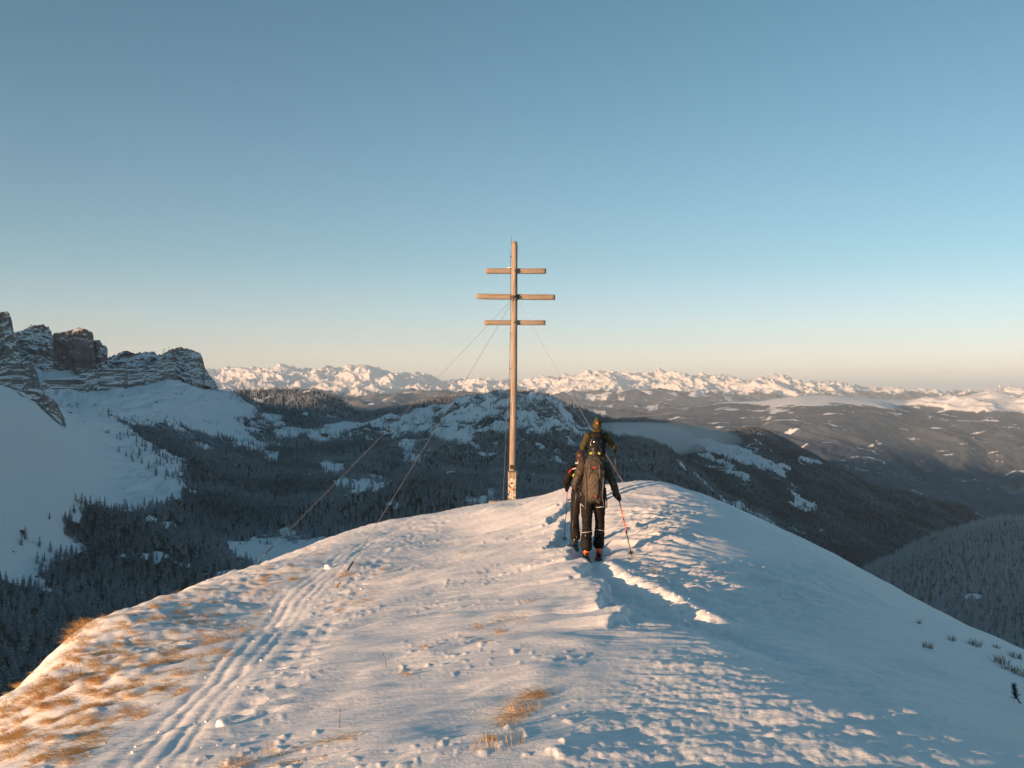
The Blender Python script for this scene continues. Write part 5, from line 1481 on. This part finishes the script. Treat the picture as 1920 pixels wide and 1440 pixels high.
hm = remesh(hb.mesh('knit_cap', M_HAT), 0.010, 3); crease(hm, 0.004, 0.03, 15); cap_o = obj('knit_cap', hm, p3)
obj('cap_brim', MB().tube([(0.01+0.095*math.cos(t), 0.088+0.111*math.sin(t), 1.695) for t in np.linspace(0, 2*math.pi, 29)], 0.020, 8, flat=0.45).mesh('cap_brim', M_HAT), cap_o)
obj('rear_light', MB().ball((0.01, -0.022, 1.765), (0.014, 0.010, 0.014)).mesh('rear_light', M_LED), cap_o)
obj('lamp_strap', MB().tube([(0.01+0.096*math.cos(t), 0.09+0.112*math.sin(t), 1.765) for t in np.linspace(0, 2*math.pi, 29)], 0.009, 6, flat=0.4).mesh('lamp_strap', M_PLAST), cap_o)
vb = MB(); torso(vb, [(0.0, 0.03, 1.06, 0.205, 0.150), (0.0, 0.03, 1.20, 0.198, 0.146), (0.005, 0.045, 1.36, 0.205, 0.150), (0.01, 0.05, 1.47, 0.175, 0.118), (0.01, 0.05, 1.525, 0.11, 0.09)])
vm = remesh(vb.mesh('vest', M_VEST), 0.012, 3); crease(vm, 0.008, 0.07, 6); obj('vest', vm, p3)
pr3 = (0.405, 0.275, 1.14); tip3 = to_world(p3, (0.44, 0.75, 0)); tip3.z = float(ground_z(tip3.x, tip3.y)[0])
gR3 = to_world(p3, pr3); d3 = (gR3-tip3).normalized(); Ri3 = Matrix.Rotation(-A3, 3, 'Z')
glove('glove', P3['wrR'], pr3, Ri3 @ d3, 1, p3, M_GLOVE)
pl3 = (-0.25, 0.31, 1.13); tip3l = to_world(p3, (-0.28, 0.2, 0)); tip3l.z = float(ground_z(tip3l.x, tip3l.y)[0])
gL3 = to_world(p3, pl3); d3l = (gL3-tip3l).normalized()
glove('glove', P3['wrL'], pl3, Ri3 @ d3l, -1, p3, M_GLOVE)
ski_pole(gR3+d3*0.09, tip3, 'ski pole with white and orange bands in the gloved hand of the olive skier', [(0.40, M_ALU, 0.0085), (0.62, M_ORANGE, 0.011), (0.74, M_WHITE, 0.011), (0.86, M_ALU, 0.0105)])
for an, lb in ((P3['ankL'], 'black touring ski under the leading boot of the olive skier'), (P3['ankR'], 'black touring ski under the trailing boot of the olive skier')):
    x, y = boot_xy(p3, an); ski(x, y, A3, lb, M_SKI)
b3 = obj('backpack', None, label='black backpack on the back of the olive-clad skier', cat='backpack')
b3.location = p3.location; b3.rotation_euler = p3.rotation_euler; b3.empty_display_size = 0.1
obj('main_bag', pack_body([(0.0, -0.14, 1.02, 0.10, 0.05), (0.0, -0.155, 1.06, 0.150, 0.085), (0.0, -0.15, 1.22, 0.165, 0.10), (0.0, -0.13, 1.40, 0.155, 0.095), (0.0, -0.12, 1.53, 0.13, 0.08), (0.0, -0.11, 1.58, 0.08, 0.05)], M_BLACK, 'main_bag', seed=21), b3)
for s in (-1, 1):
    obj('shoulder_strap', MB().tube([(s*0.10, -0.03, 1.50), (s*0.13, 0.05, 1.57), (s*0.13, 0.16, 1.52), (s*0.13, 0.22, 1.38)], 0.024, 8, flat=0.35).mesh('shoulder_strap', M_BLACK), b3)
    obj('compression_strap', MB().tube([(s*0.13, -0.20, 1.48), (s*0.12, -0.235, 1.3), (s*0.11, -0.235, 1.1)], 0.009, 6, flat=0.4).mesh('compression_strap', M_PLAST), b3)
obj('strap_tail', MB().tube([(-0.13, -0.20, 1.36), (-0.125, -0.235, 1.28), (-0.10, -0.245, 1.22)], [0.006, 0.011, 0.006], 6).mesh('strap_tail', M_WHITE), b3)
hl = obj('ski_helmet', None, label='glossy black helmet strapped to the back of the black backpack', cat='helmet')
hl.location = p3.location; hl.rotation_euler = p3.rotation_euler; hl.empty_display_size = 0.1
hb = MB(); hb.ball((0.0, -0.285, 1.345), (0.118, 0.085, 0.125), 22, 14)
obj('helmet_shell', hb.mesh('helmet_shell', M_HELM), hl)
obj('helmet_rim', MB().tube([(0.117*math.cos(t), -0.275, 1.345+0.124*math.sin(t)) for t in np.linspace(0, 2*math.pi, 31)], 0.010, 6).mesh('helmet_rim', M_PLAST), hl)
for dx in (-0.05, 0.0, 0.05): obj('vent', MB().ball((dx, -0.352+abs(dx)*0.25, 1.37), (0.010, 0.012, 0.035)).mesh('vent', M_PLAST), hl)
# ------------------------------------------------------------------ dry grass
def grass_mat(name, c1, c2, c3):
    m, nt, b = new_mat(name)
    b.inputs['Roughness'].default_value = 0.7
    b.inputs['Specular IOR Level'].default_value = 0.2
    at_ = attr(nt, 'shade')
    c = ramp(nt, at_, [(0.0, c1), (0.5, c2), (1.0, c3)]).outputs[0]
    nt.links.new(c, b.inputs['Base Color'])
    tr_ = nd(nt, 'ShaderNodeBsdfTranslucent'); nt.links.new(c, tr_.inputs['Color'])
    mx = nd(nt, 'ShaderNodeMixShader'); mx.inputs[0].default_value = 0.45
    nt.links.new(b.outputs[0], mx.inputs[1]); nt.links.new(tr_.outputs[0], mx.inputs[2])
    nt.links.new(mx.outputs[0], nt.nodes['Material Output'].inputs['Surface'])
    return m
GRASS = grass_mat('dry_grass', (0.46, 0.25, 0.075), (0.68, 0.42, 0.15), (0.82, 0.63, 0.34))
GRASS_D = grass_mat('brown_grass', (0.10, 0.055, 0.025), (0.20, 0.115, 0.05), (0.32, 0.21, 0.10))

def blades(n, base_r, L, lean, spread, width, seed, flat=0.0, zoff=-0.02):
    """arching blades: five-point ribbons combed toward lean (x, y)"""
    r = np.random.default_rng(seed)
    a = r.random(n)*6.283; q = np.sqrt(r.random(n))*base_r
    bx, by = q*np.cos(a), q*np.sin(a)
    ln = L*(0.45+0.75*r.random(n))
    da = r.normal(0, spread, n)
    la = math.atan2(lean[1], lean[0])+da
    reach = (0.35+0.65*r.random(n))*math.hypot(*lean)
    rise = np.sqrt(np.clip(1-reach**2*0.75, 0.08, 1))*(1-flat)
    T = np.array([0, 0.3, 0.6, 0.85, 1.0])
    X_ = bx[:, None]+np.cos(la)[:, None]*(ln*reach)[:, None]*T**1.6
    Y_ = by[:, None]+np.sin(la)[:, None]*(ln*reach)[:, None]*T**1.6
    Z_ = zoff+ln[:, None]*rise[:, None]*(T*1.25-0.55*T**2.6*(0.6+reach[:, None]*0.8))
    wv = width*(0.6+0.8*r.random(n))[:, None]*np.array([1.0, 0.95, 0.8, 0.5, 0.08])*0.5
    px_ = -np.sin(la)[:, None]*wv; py_ = np.cos(la)[:, None]*wv
    V = np.stack([np.stack([X_-px_, Y_-py_, Z_], -1), np.stack([X_+px_, Y_+py_, Z_], -1)], 2).reshape(-1, 3)
    k = np.arange(n)[:, None]*10; j = np.arange(4)[None]*2
    Fq = np.stack([k+j, k+j+1, k+j+3, k+j+2], -1).reshape(-1, 4)
    return V, Fq, np.repeat(r.random(n), 10)

def tuft_mesh(name, mat, n, base_r, L, lean, spread, width, seed, mound=True):
    V, Fq, sh = blades(n, base_r, L, lean, spread, width, seed)
    me = mesh_from(name, V, Fq, mat, smooth=True); add_attr(me, 'shade', sh)
    return me
# the wind combs the grass down the flank, to the left and toward the viewer
LEAN = (-0.98, -0.50)
TUFTS = [tuft_mesh('grass_tuft', GRASS, 100, 0.10+0.02*k, 0.19+0.025*k, LEAN, 0.5, 0.0048, 40+k) for k in range(5)]
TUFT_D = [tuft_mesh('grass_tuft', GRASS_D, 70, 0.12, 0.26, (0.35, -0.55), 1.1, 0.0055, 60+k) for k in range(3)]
TUFT_S = [tuft_mesh('grass_tuft', GRASS, 26, 0.10, 0.20, (-0.2, -0.2), 1.6, 0.004, 70+k) for k in range(2)]
gr = random.Random(8)
def tuft(px, py, me, sc, label, group=None, rot=None):
    p = gpos(px, py)
    o = obj('grass_tuft', me, label=label, cat='grass tuft', group=group, loc=tuple(p))
    o.scale = (sc, sc, sc*gr.uniform(0.5, 0.8)); o.rotation_euler = (gr.uniform(-0.1, 0.1), gr.uniform(-0.1, 0.1), rot if rot is not None else gr.uniform(-0.35, 0.35))
    return o
G1 = 'golden tufts in the bare strip'
for (a, b_, s_, lb) in [(1018, 1300, 0.95, 'golden grass tuft at the upper end of the bare strip in the snow, tallest there'), (1000, 1303, 1.0, 'golden grass tuft leaning over in the bare strip, just below the tallest'),
                        (984, 1322, 1.05, 'thick bright golden grass tuft in the middle of the bare strip'), (966, 1340, 0.85, 'golden grass tuft below the middle of the bare strip'),
                        (962, 1362, 0.7, 'thin golden grass tuft low in the bare strip'), (925, 1400, 0.6, 'sparse golden grass tuft at the lower end of the bare strip')]:
    tuft(a, b_, TUFTS[gr.randrange(5)], s_*0.76, lb, G1)
tuft(958, 1408, TUFT_S[0], 0.9, 'few upright straw stalks beside the lower end of the bare strip')
tuft(912, 1418, TUFT_S[1], 0.8, 'few flattened straw stalks below the bare strip')
tuft(655, 1080, TUFTS[2], 1.15, 'round golden grass tuft beside the peg of the guy wire')
tuft(632, 1104, TUFT_S[1], 0.8, 'short brown grass tuft round the peg of the guy wire')
tuft(676, 1062, TUFTS[0], 0.7, 'small golden tuft just above the round one by the guy wire')
tuft(415, 1200, TUFTS[3], 1.0, 'dark golden grass tuft standing beside the old ski tracks')
tuft(395, 1212, TUFTS[1], 0.6, 'small grass tuft next to the dark golden one by the old ski tracks')
for k, (a, b_, s_) in enumerate([(172, 1168, 0.9), (158, 1176, 1.0), (146, 1190, 1.0), (150, 1202, 0.9), (165, 1185, 0.9), (136, 1200, 0.8)]):
    tuft(a, b_, TUFTS[k % 5], s_, 'long shaggy golden grass overhanging the corner of the slope edge', 'shaggy grass at the slope corner')
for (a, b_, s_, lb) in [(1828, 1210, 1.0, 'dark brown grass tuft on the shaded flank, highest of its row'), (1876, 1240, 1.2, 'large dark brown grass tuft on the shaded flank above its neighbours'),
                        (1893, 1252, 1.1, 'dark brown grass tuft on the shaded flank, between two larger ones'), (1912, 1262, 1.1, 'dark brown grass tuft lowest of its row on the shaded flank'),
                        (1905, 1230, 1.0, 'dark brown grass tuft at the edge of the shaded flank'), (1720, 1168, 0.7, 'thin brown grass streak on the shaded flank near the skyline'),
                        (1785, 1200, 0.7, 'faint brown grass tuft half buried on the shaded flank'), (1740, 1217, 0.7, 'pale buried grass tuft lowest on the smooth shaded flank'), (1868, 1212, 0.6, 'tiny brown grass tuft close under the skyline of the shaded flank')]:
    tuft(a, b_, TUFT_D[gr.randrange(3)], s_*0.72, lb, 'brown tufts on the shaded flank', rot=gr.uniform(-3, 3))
tuft(1222, 1078, TUFT_S[0], 0.9, 'thin reddish straw tuft beside the skin track')
tuft(1190, 1047, TUFT_S[1], 0.6, 'pale straw at the tip of the planted ski pole')
for (a, b_, lb) in [(470, 1424, 'golden grass fringe along the hollow at the foot of the open slope'), (520, 1412, 'grass stalks at the near end of the hollow'), (500, 1402, 'few grass stalks on the brow of the hollow'), (440, 1436, 'flattened grass at the low end of the hollow')]:
    tuft(a, b_, TUFTS[gr.randrange(5)] if a < 480 else TUFT_S[gr.randrange(2)], 0.55, lb, 'grass along the hollow')
for k, (a, b_) in enumerate([(800, 1215), (765, 1265), (690, 1130), (665, 1135), (640, 1145), (830, 1060), (870, 1040), (895, 1020), (1000, 1130), (900, 1180), (940, 1185), (705, 1080), (720, 1070)]):
    tuft(a, b_, TUFTS[k % 5], 0.42+0.12*gr.random(), 'small golden grass tuft poking through the smooth snow below the cross', 'small tufts on the smooth snow')

# scattered tufts over the grassy flank on the left
POLY = [(-10, 1450), (-10, 1312), (60, 1265), (100, 1235), (150, 1180), (200, 1152), (260, 1140), (350, 1105), (450, 1075), (560, 1036), (640, 1008), (600, 1060), (540, 1105), (500, 1150), (440, 1225), (370, 1285), (290, 1330), (200, 1390), (150, 1450)]
cand = []
while len(cand) < 240:
    a = gr.uniform(-5, 640); b_ = gr.uniform(1005, 1440)
    if not in_poly(np.array([a]), np.array([b_]), POLY)[0]: continue
    g_ = p2g(a, b_)
    dn = float(fbm(np.array([g_[0]/1.5]), np.array([g_[1]/2.1]), 3, 71)[0])
    if gr.random() > 0.6+dn*0.9: continue
    cand.append((a, b_))
for a, b_ in cand:
    on_edge = b_ < float(np.interp(a, [0, 100, 165, 260, 450, 640], [1335, 1255, 1192, 1160, 1092, 1022]))
    vv_ = gr.randrange(5); ss_ = gr.uniform(0.28, 0.66)
    ad = ('tiny', 'small', 'long')[min(2, int((ss_-0.28)/0.13))]+(' tight', '', ' loose', ' spreading', ' shaggy')[vv_]
    tuft(a, b_, TUFTS[vv_], ss_, ad+' golden grass tuft on the skyline edge of the left slope' if on_edge else ad+' golden grass tuft half buried in the left snow slope',
         'grass on the edge of the left slope' if on_edge else 'grass on the left slope')

# flattened, snow-dusted blades between the tufts
def lay_grass(name, polys, n, seed, L, mat, label, thr):
    r = np.random.default_rng(seed)
    P = []
    xs = [p[0] for q in polys for p in q]; ys = [p[1] for q in polys for p in q]
    a = r.uniform(min(xs), max(xs), n*6); b_ = r.uniform(min(ys), max(ys), n*6)
    ok = np.zeros(len(a), bool)
    for q in polys: ok |= in_poly(a, b_, q)
    a, b_ = a[ok], b_[ok]
    # sight-line to ground, solved on a coarse table
    tx = np.arange(min(xs)-10, max(xs)+11, 20.0); ty = np.arange(min(ys)-10, max(ys)+11, 10.0)
    tab = np.array([[p2g(u, v)[1] for u in tx] for v in ty])
    i = np.clip(((b_-ty[0])/10).astype(int), 0, len(ty)-2); j = np.clip(((a-tx[0])/20).astype(int), 0, len(tx)-2)
    fv = (b_-ty[i])/10; fu = (a-tx[j])/20
    Yv = (tab[i, j]*(1-fu)+tab[i, j+1]*fu)*(1-fv)+(tab[i+1, j]*(1-fu)+tab[i+1, j+1]*fu)*fv
    Xv = (a-CX)/F*Yv
    cl = fbm((Xv*0.87+Yv*0.5)/0.6, (Yv*0.87-Xv*0.5)/0.24, 4, seed+5)
    w = Yv/12.0
    keep = (cl > thr+0.25*r.random(len(cl))) & (r.random(len(cl)) < np.clip(w, 0.3, 1))
    Xv, Yv = Xv[keep][:n], Yv[keep][:n]
    m_ = len(Xv)
    V, Fq, sh = blades(m_, 0.0, L, LEAN, 0.35, 0.0062, seed+9, flat=0.72, zoff=-0.006)
    off = np.repeat(np.stack([Xv, Yv, ground_z(Xv, Yv)], -1), 10, axis=0)
    me = mesh_from(name, V+off, Fq, mat); add_attr(me, 'shade', 0.25+0.75*sh)
    return obj(name, me, kind='stuff', label=label, cat='grass')
lay_grass('flattened_grass', [POLY], 15000, 91, 0.12, GRASS, 'golden flattened grass showing through the wind-blown snow of the left slope', 0.05)
lay_grass('thin_grass', [[(620, 1150), (650, 1060), (720, 1040), (900, 1010), (960, 1000), (900, 1050), (800, 1100), (700, 1160)], [(860, 1200), (950, 1160), (1010, 1120), (1000, 1180), (900, 1215)], [(390, 1440), (470, 1415), (560, 1395), (700, 1370), (680, 1400), (520, 1440)], [(900, 1440), (930, 1370), (1000, 1290), (1030, 1295), (990, 1360), (960, 1420)]],
          5000, 97, 0.15, GRASS, 'thin dry grass just breaking the smooth snow below the cross', 0.12)
# tall single stalks
for k, (a, b_) in enumerate([(137, 1268), (153, 1275), (637, 1362), (725, 1250)]):
    p = gpos(a, b_); h_ = 0.08+0.05*gr.random(); t_ = gr.uniform(-0.06, 0.02)
    o = obj('dry_stalk', None, label='single bare upright plant stalk sticking out of the snow', cat='stalk', group='single dry stalks', loc=tuple(p)); o.empty_display_size = 0.05
    obj('stem', MB().tube([(0, 0, -0.03), (t_*0.4, 0, h_*0.6), (t_, 0, h_)], [0.0028, 0.002, 0.001], 5).mesh('stem', GRASS_D), o)
    obj('seed_head', MB().ball((t_, 0, h_), (0.0035, 0.0035, 0.010), 6, 5).mesh('seed_head', GRASS_D), o)
for me_ in bpy.data.meshes:
    if me_.name.startswith(('stem', 'seed_head')) and 'shade' not in me_.attributes: add_attr(me_, 'shade', np.full(len(me_.vertices), 0.3))

# little green-black pine sprig at the foot of the shaded flank
p = gpos(1903, 1318)
o = obj('pine_sprig', None, label='small dark pine sprig poking out of the shaded snow', cat='plant', loc=tuple(p)); o.empty_display_size = 0.05
obj('stem', MB().tube([(0.06, -0.02, -0.03), (0.01, 0, 0.05), (-0.015, 0, 0.17)], [0.008, 0.006, 0.003], 6).mesh('stem', MAT_BARK), o)
NEEDLE2 = simple('sprig_needles', (0.022, 0.032, 0.016), 0.7, var=0.4)
mb = MB(); sr = random.Random(2)
for k in range(150):
    t = sr.random(); c_ = Vector((0.01-0.025*t, 0, 0.03+0.14*t)); d_ = Vector((sr.uniform(-1, 1), sr.uniform(-1, 1), sr.uniform(0.1, 1))).normalized()
    mb.tube([c_, c_+d_*sr.uniform(0.025, 0.06)*(1.1-0.5*t)], [0.0028, 0.001], 3)
obj('needles', mb.mesh('needles', NEEDLE2, False), o)

# ------------------------------------------------------------------ lumps of snow
def lump_mesh(name, seed, cut=0.0):
    r = np.random.default_rng(seed); mb = MB()
    mb.ball((0, 0, 0), (1, 0.85, 0.75), 12, 8)
    me = mb.mesh(name, MAT_SNOW)
    n = len(me.vertices); co = np.zeros(n*3); me.vertices.foreach_get('co', co); co = co.reshape(-1, 3)
    d = 1+0.30*fbm(co[:, 0]*1.1+seed, co[:, 1]*1.1+co[:, 2]*1.7, 3, seed)
    co = co*d[:, None]; co[:, 2] = np.minimum(co[:, 2], 0.6); me.vertices.foreach_set('co', co.ravel()); me.update(); return me
LUMP = [lump_mesh('snow_lump', 300+k) for k in range(5)]
for (a, b_, s_, lb) in [(418, 1362, 0.05, 'big cone-shaped snow lump alone below the old ski tracks'), (616, 1066, 0.075, 'white snow lump beside the old ski tracks near the slope edge'), (1382, 1164, 0.065, 'blocky snow lump lying alone on the shaded side of the track'),
                        (1346, 1153, 0.04, 'little snow block next to the berm of the track'), 
                        ]:
    p = gpos(a, b_)
    o = obj('snow_lump', LUMP[gr.randrange(5)], label=lb, cat='snow lump', group='loose snow lumps', loc=(p.x, p.y, p.z+s_*0.35)); o.scale = (s_, s_, s_); o.rotation_euler = (0, 0, gr.uniform(0, 6))
# crumbs thrown up by skis and boots
def crumbs(name, lines, n, seed, rad, spread, label):
    r = np.random.default_rng(seed); V, Fq = [], []
    ico = bmesh.new(); bmesh.ops.create_icosphere(ico, subdivisions=1, radius=1.0)
    iv = np.array([v.co[:] for v in ico.verts]); fi = np.array([[v.index for v in f.verts] for f in ico.faces]); ico.free()
    A = []
    for L in lines:
        L = np.array(L); seg = r.integers(0, len(L)-1, n//len(lines)); t = r.random(len(seg))
        A.append(L[seg]*(1-t)[:, None]+L[seg+1]*t[:, None]+r.normal(0, spread, (len(seg), 2))*r.random((len(seg), 1)))
    A = np.vstack(A); z = ground_z(A[:, 0], A[:, 1]); s = rad*np.exp(r.normal(0, 0.55, len(A)))
    s = np.minimum(s, rad*2.6)
    jit = 1+r.normal(0, 0.14, (len(A), len(iv), 1))
    P = iv[None]*jit*s[:, None, None]*np.array([1.15, 1, 0.75])+np.stack([A[:, 0], A[:, 1], z+s*0.35], -1)[:, None, :]
    Fq = (fi[None]+np.arange(len(A))[:, None, None]*len(iv)).reshape(-1, 3)
    me = mesh_from(name, P.reshape(-1, 3), Fq, MAT_SNOW)
    return obj(name, me, kind='stuff', label=label, cat='snow')
crumbs('snow_crumbs', [STEPS, line2g([(700, 1012), (760, 990), (830, 973), (930, 950)]), SKI[0], SKI[3]], 90, 5, 0.006, 0.25, 'crumbs of snow along the old ski tracks')
crumbs('track_crumbs', [TRACK[:7], BERM, LIP], 110, 6, 0.008, 0.2, 'crumbs of snow thrown up along the skin track')
# ------------------------------------------------------------------ far buildings
def on_land(land, px, py):
    a, b_ = proj(land.X, land.Y, land.Z)
    d = np.hypot(a-px, b_-py); d = d+(land.Y-land.Y.min())*1e-4
    k = np.unravel_index(np.argmin(d), d.shape)
    return Vector((land.X[k], land.Y[k], land.Z[k]))
HW = [simple('house_wall', (0.26, 0.24, 0.22), 0.9), simple('timber_wall', (0.16, 0.09, 0.055), 0.9, var=0.3, scale=1.0)]
HR = [simple('frosted_roof', (0.38, 0.39, 0.41), 0.9), simple('shingle_roof', (0.12, 0.085, 0.07), 0.9)]
def house(name, p, L, W, H, yaw, wall, roof, label, cat, group=None):
    o = obj(name, None, label=label, cat=cat, group=group, loc=tuple(p)); o.rotation_euler = (0, 0, yaw); o.empty_display_size = 1
    obj('walls', MB()._add([(-L, -W, -4), (L, -W, -4), (L, W, -4), (-L, W, -4), (-L, -W, H), (L, -W, H), (L, W, H), (-L, W, H), (-L, 0, H+W*0.75), (L, 0, H+W*0.75)],
        [(0, 1, 5, 4), (2, 3, 7, 6), (1, 2, 6, 9, 5), (3, 0, 4, 8, 7)]).mesh('walls', wall, False), o)
    e = 0.8; t_ = 0.4; zr = H+W*0.75
    for s in (-1, 1):
        v = [(-L-e, 0, zr), (L+e, 0, zr), (L+e, s*(W+e), H-e*0.75), (-L-e, s*(W+e), H-e*0.75)]
        v += [(x_, y_, z_+t_) for x_, y_, z_ in v]
        obj('roof_slope', MB()._add(v, [(0, 1, 2, 3), (4, 7, 6, 5), (0, 4, 5, 1), (1, 5, 6, 2), (2, 6, 7, 3), (3, 7, 4, 0)]).mesh('roof_slope', roof, False), o)
    return o
hut = house('alpine_hut', on_land(valley, 610, 818), 7.5, 4.0, 4.0, 0.1, HW[1], HR[1], 'small brown mountain hut alone on the snowy saddle meadow', 'hut')
obj('window', MB().box((-1.0, -4.06, 1.4), (0.4, -3.98, 2.6)).mesh('window', M_PLAST, False), hut)
obj('window', MB().box((3.0, -4.06, 1.4), (4.4, -3.98, 2.6)).mesh('window', M_PLAST, False), hut)
obj('door', MB().box((-5.0, -4.08, 0.0), (-3.8, -3.98, 2.2)).mesh('door', HW[1], False), hut)
vr = random.Random(6)
for k in range(34):
    t = vr.random()
    a = 1600+150*t+vr.gauss(0, 14); b_ = 878+32*t+vr.gauss(0, 4)
    house('house', on_land(plateau, a, b_), vr.uniform(6, 10), vr.uniform(4, 6), vr.uniform(5, 8), vr.uniform(0, 3), HW[0], HR[vr.random() < 0.2], 'small pale house of the village strung along the far shaded valley floor', 'house', 'village houses in the far valley')
for k in range(12):
    a = vr.choice((1760, 1830, 1870, 1640))+vr.gauss(0, 22); b_ = vr.choice((850, 862, 915, 925))+vr.gauss(0, 5)
    house('house', on_land(plateau, a, b_), vr.uniform(6, 10), vr.uniform(4, 6), vr.uniform(5, 8), vr.uniform(0, 3), HW[0], HR[0], 'small farmhouse on the far hillside meadows above the village', 'house', 'far hillside farms')
# lift masts on the rim of the rock bastion
for (a, b_, h_) in [(306, 664, 13.0), (309.5, 663, 13.0), (317, 657, 9.0)]:
    q = at(a, b_, 2585)
    o = obj('lift_mast', None, label='thin mast on the rim of the far rock bastion', cat='mast', group='masts on the rock bastion', loc=tuple(q)); o.empty_display_size = 1
    obj('post', MB().tube([(0, 0, -4), (0, 0, h_)], [0.5, 0.35], 8).mesh('post', DARK), o)
    obj('arm', MB().box((-2.2, -0.3, h_-0.7), (2.2, 0.3, h_)).mesh('arm', DARK, False), o)

# stones and dwarf shrubs sprinkled in streaks over the open slopes on the left
r = np.random.default_rng(77)
tp_x, tp_y = proj(valley.X, valley.Y, valley.Z)
zone = np.zeros(valley.X.shape)
for q in [[(110, 760), (250, 740), (430, 735), (500, 800), (440, 800), (380, 800), (350, 850), (380, 930), (250, 860)], [(0, 960), (60, 960), (150, 1000), (120, 1060), (30, 1060)], [(700, 790), (850, 745), (980, 745), (1100, 790), (1000, 830), (750, 830)]]:
    zone = np.maximum(zone, in_poly(tp_x, tp_y, q))
zone = zone*sstep(0.0, 0.5, fbm(valley.X/26, valley.Y/110, 4, 88))
TR = valley.scatter(1/230.0, zone, 78)[:2600]
ico = bmesh.new(); bmesh.ops.create_icosphere(ico, subdivisions=1, radius=1.0)
iv = np.array([v.co[:] for v in ico.verts]); fi = np.array([[v.index for v in f.verts] for f in ico.faces]); ico.free()
s_ = 0.7*np.exp(r.normal(0, 0.5, len(TR)))
P = iv[None]*(1+r.normal(0, 0.22, (len(TR), len(iv), 1)))*s_[:, None, None]*np.array([1.3, 1.0, 0.9])+(TR+np.array([0, 0, 0.3]))[:, None, :]
me = mesh_from('talus_rocks', P.reshape(-1, 3), (fi[None]+np.arange(len(TR))[:, None, None]*len(iv)).reshape(-1, 3), simple('talus_stone', (0.085, 0.08, 0.075), 0.9, var=0.3, scale=0.4), smooth=False)
obj('talus_rocks', me, kind='stuff', label='dark stones and dwarf shrubs sprinkled over the open snow slopes', cat='stones')
